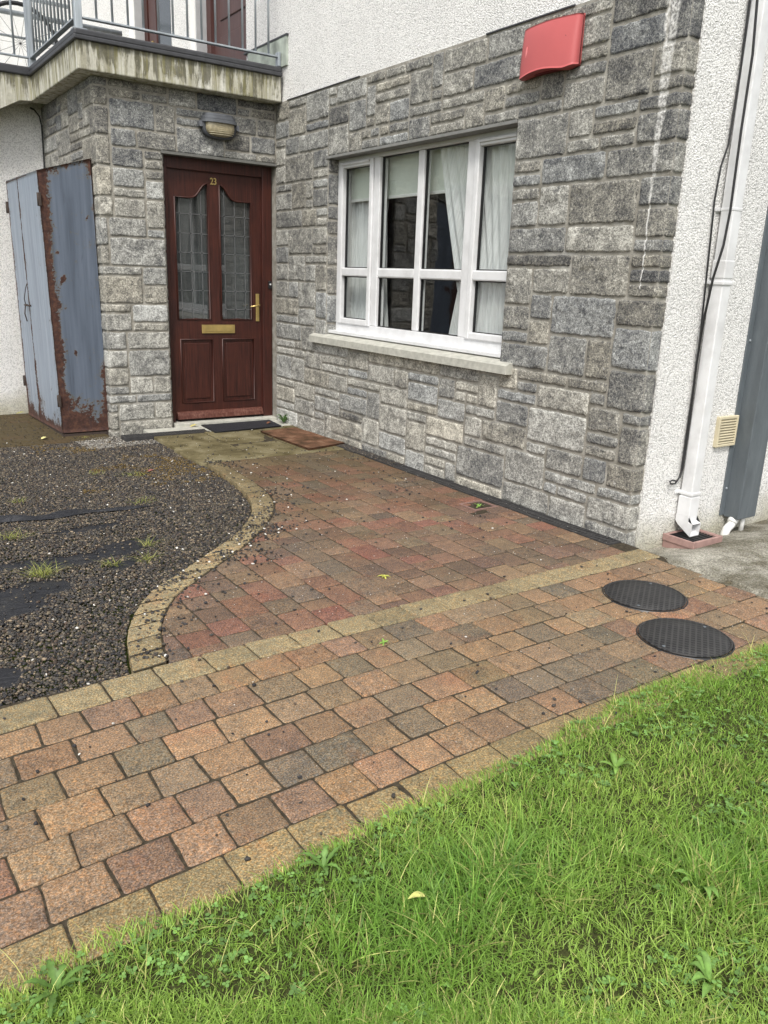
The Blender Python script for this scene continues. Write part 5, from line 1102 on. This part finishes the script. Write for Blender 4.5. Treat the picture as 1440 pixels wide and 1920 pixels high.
def rosette(name, loc, nl, L, wd, col, label, cat, grp=None, lobes=0, rise=.03, az0=0, spread=6.28):
    V, T, C = [], [], []
    for k in range(nl): leafmesh(V, T, C, loc, az0+k*spread/nl+random.uniform(-.2, .2), L*random.uniform(.7, 1.1), wd*random.uniform(.8, 1.15), rise*random.uniform(.6, 1.3), .02*random.random(), np.array(col)*random.uniform(.85, 1.2), lobes)
    return tag(npmesh(name, np.array(V), tris=np.array(T), mat=M_['leaf'], col=np.array(C), smooth=True), label, cat, grp)
G = 'broad-leaved weeds in the lawn'
rosette('dandelion', (-1.83, -5.60, .012), 5, .062, .009, (.13, .24, .05), 'weed with long pale leaves in the lawn at lower right', 'weed', G, 0, .05, 2.4, 2.5)
rosette('dandelion', (-2.02, -5.76, .012), 5, .055, .009, (.13, .24, .05), 'weed with pale leaves in the lawn at the bottom right corner', 'weed', G, 0, .05, 1.0, 3)
rosette('dandelion', (-2.47, -5.11, .006), 6, .055, .008, (.09, .17, .035), 'jagged-leaved weed at the edge of the lawn left of centre', 'weed', G, 4, .03)
rosette('dandelion', (-3.03, -5.13, .006), 7, .06, .009, (.08, .15, .03), 'jagged-leaved weed in the lawn at the lower left corner', 'weed', G, 4, .03)
rosette('dandelion', (-2.20, -5.08, .006), 5, .045, .007, (.10, .17, .035), 'jagged-leaved weed where path and lawn meet near the middle', 'weed', G, 4, .02)
rosette('dandelion', (-1.62, -5.20, .008), 5, .045, .008, (.12, .21, .04), 'weed with oval leaves in the lawn under the near round cover', 'weed', G, 0, .03)
# tufts of grass and weeds growing in the gravel
def tuft(loc, n, hh, col, label, spread=.035):
    p = np.c_[rng.normal(loc[0], spread, n), rng.normal(loc[1], spread*.8, n), np.full(n, loc[2])]; c = np.tile(np.array(col), (n, 1))*rng.uniform(.6, 1.3, (n, 1)); ys = rng.uniform(0, 1, n) < .3; c[ys] = g4*.8
    V, Q, C = blades(p, rng.uniform(.5, 1, n)*hh, rng.uniform(.0015, .003, n), rng.uniform(0, 6.28, n), rng.normal(.9, .4, n), np.abs(rng.normal(.5, .3, n)), c, 't')
    tag(npmesh('grass_tuft', V, Q, mat=M_['grass'], col=C, smooth=True), label, 'grass tuft', 'tufts growing in the gravel bed')
YG = (.30, .33, .09)
for (loc, n, hh, lab, sp) in (((-2.59, -2.93), 90, .075, 'yellow-green grass tuft on the black membrane at far left', .045), ((-2.08, -2.76), 40, .06, 'green tuft in the gravel, upper one of two close together', .02), ((-2.15, -2.96), 45, .06, 'green tuft in the gravel, lower one of two close together', .03),
                              ((-1.87, -2.02), 50, .05, 'low pale tuft at the end of the membrane fold', .05), ((-2.60, -2.35), 60, .06, 'yellowish tuft just below the membrane fold at the left edge', .04), ((-1.70, -1.38), 60, .04, 'mossy green tuft in the gravel near the flagstones', .06),
                              ((-1.90, -1.25), 40, .035, 'small mossy tuft in the gravel left of the one near the flagstones', .05), ((-2.30, -2.95), 36, .05, 'small tuft between the two membrane patches', .03), ((-1.66, .02), 40, .03, 'short green tuft at the foot of the locker', .03), ((-2.45, -1.7), 40, .04, 'sparse tuft in the gravel above the membrane fold', .025)):
    tuft((loc[0], loc[1], float(zg(np.array(loc[0]), np.array(loc[1])))), n, hh, YG, lab, sp*.7)
rosette('fern', (-.03, -.20, .01), 11, .10, .012, (.06, .12, .03), 'small green weed in the corner between door and stone wall', 'weed', None, 5, .07)
rosette('seedling', (-.22, -3.01, -.01), 5, .035, .006, (.14, .24, .05), 'tiny green seedling growing out of the square gully', 'weed', None, 0, .02)
rosette('seedling', (-1.352, -3.70, .004), 7, .030, .005, (.38, .38, .08), 'tiny yellow seedling in a joint of the patio', 'weed', None, 0, .008)
rosette('seedling', (-1.72, -4.24, .004), 6, .022, .004, (.16, .28, .05), 'tiny green seedling in a joint of the front path', 'weed', None, 0, .006)
# moss along the bed
def fallen(name, loc, L, col, label, az): return rosette(name, loc, 1, L, L*.26, col, label, 'leaf', 'fallen leaves', 0, .012, az)
fallen('fallen_leaf', (-.20, -.22, .018), .07, (.16, .07, .04), 'brown fallen leaf on the black doormat', .4)
fallen('fallen_leaf', (-.82, -.06, .010), .07, (.42, .36, .12), 'yellow leaf at the left end of the door threshold', .2)
fallen('fallen_leaf', (-1.96, .05, -.022), .07, (.50, .46, .20), 'pale yellow leaf on the brown paving before the locker', .6)
fallen('fallen_leaf', (-1.88, 1.47, -.055), .08, (.42, .40, .12), 'yellow leaf on the ground against the left roughcast wall', .1)
fallen('fallen_leaf', (-1.60, -1.33, -.015), .08, (.25, .10, .08), 'reddish leaf on the mossy gravel', .5)
fallen('fallen_leaf', (-2.36, -5.33, .045), .035, (.50, .50, .16), 'yellow leaf lying on the lawn left of the lush clump', 2.6)
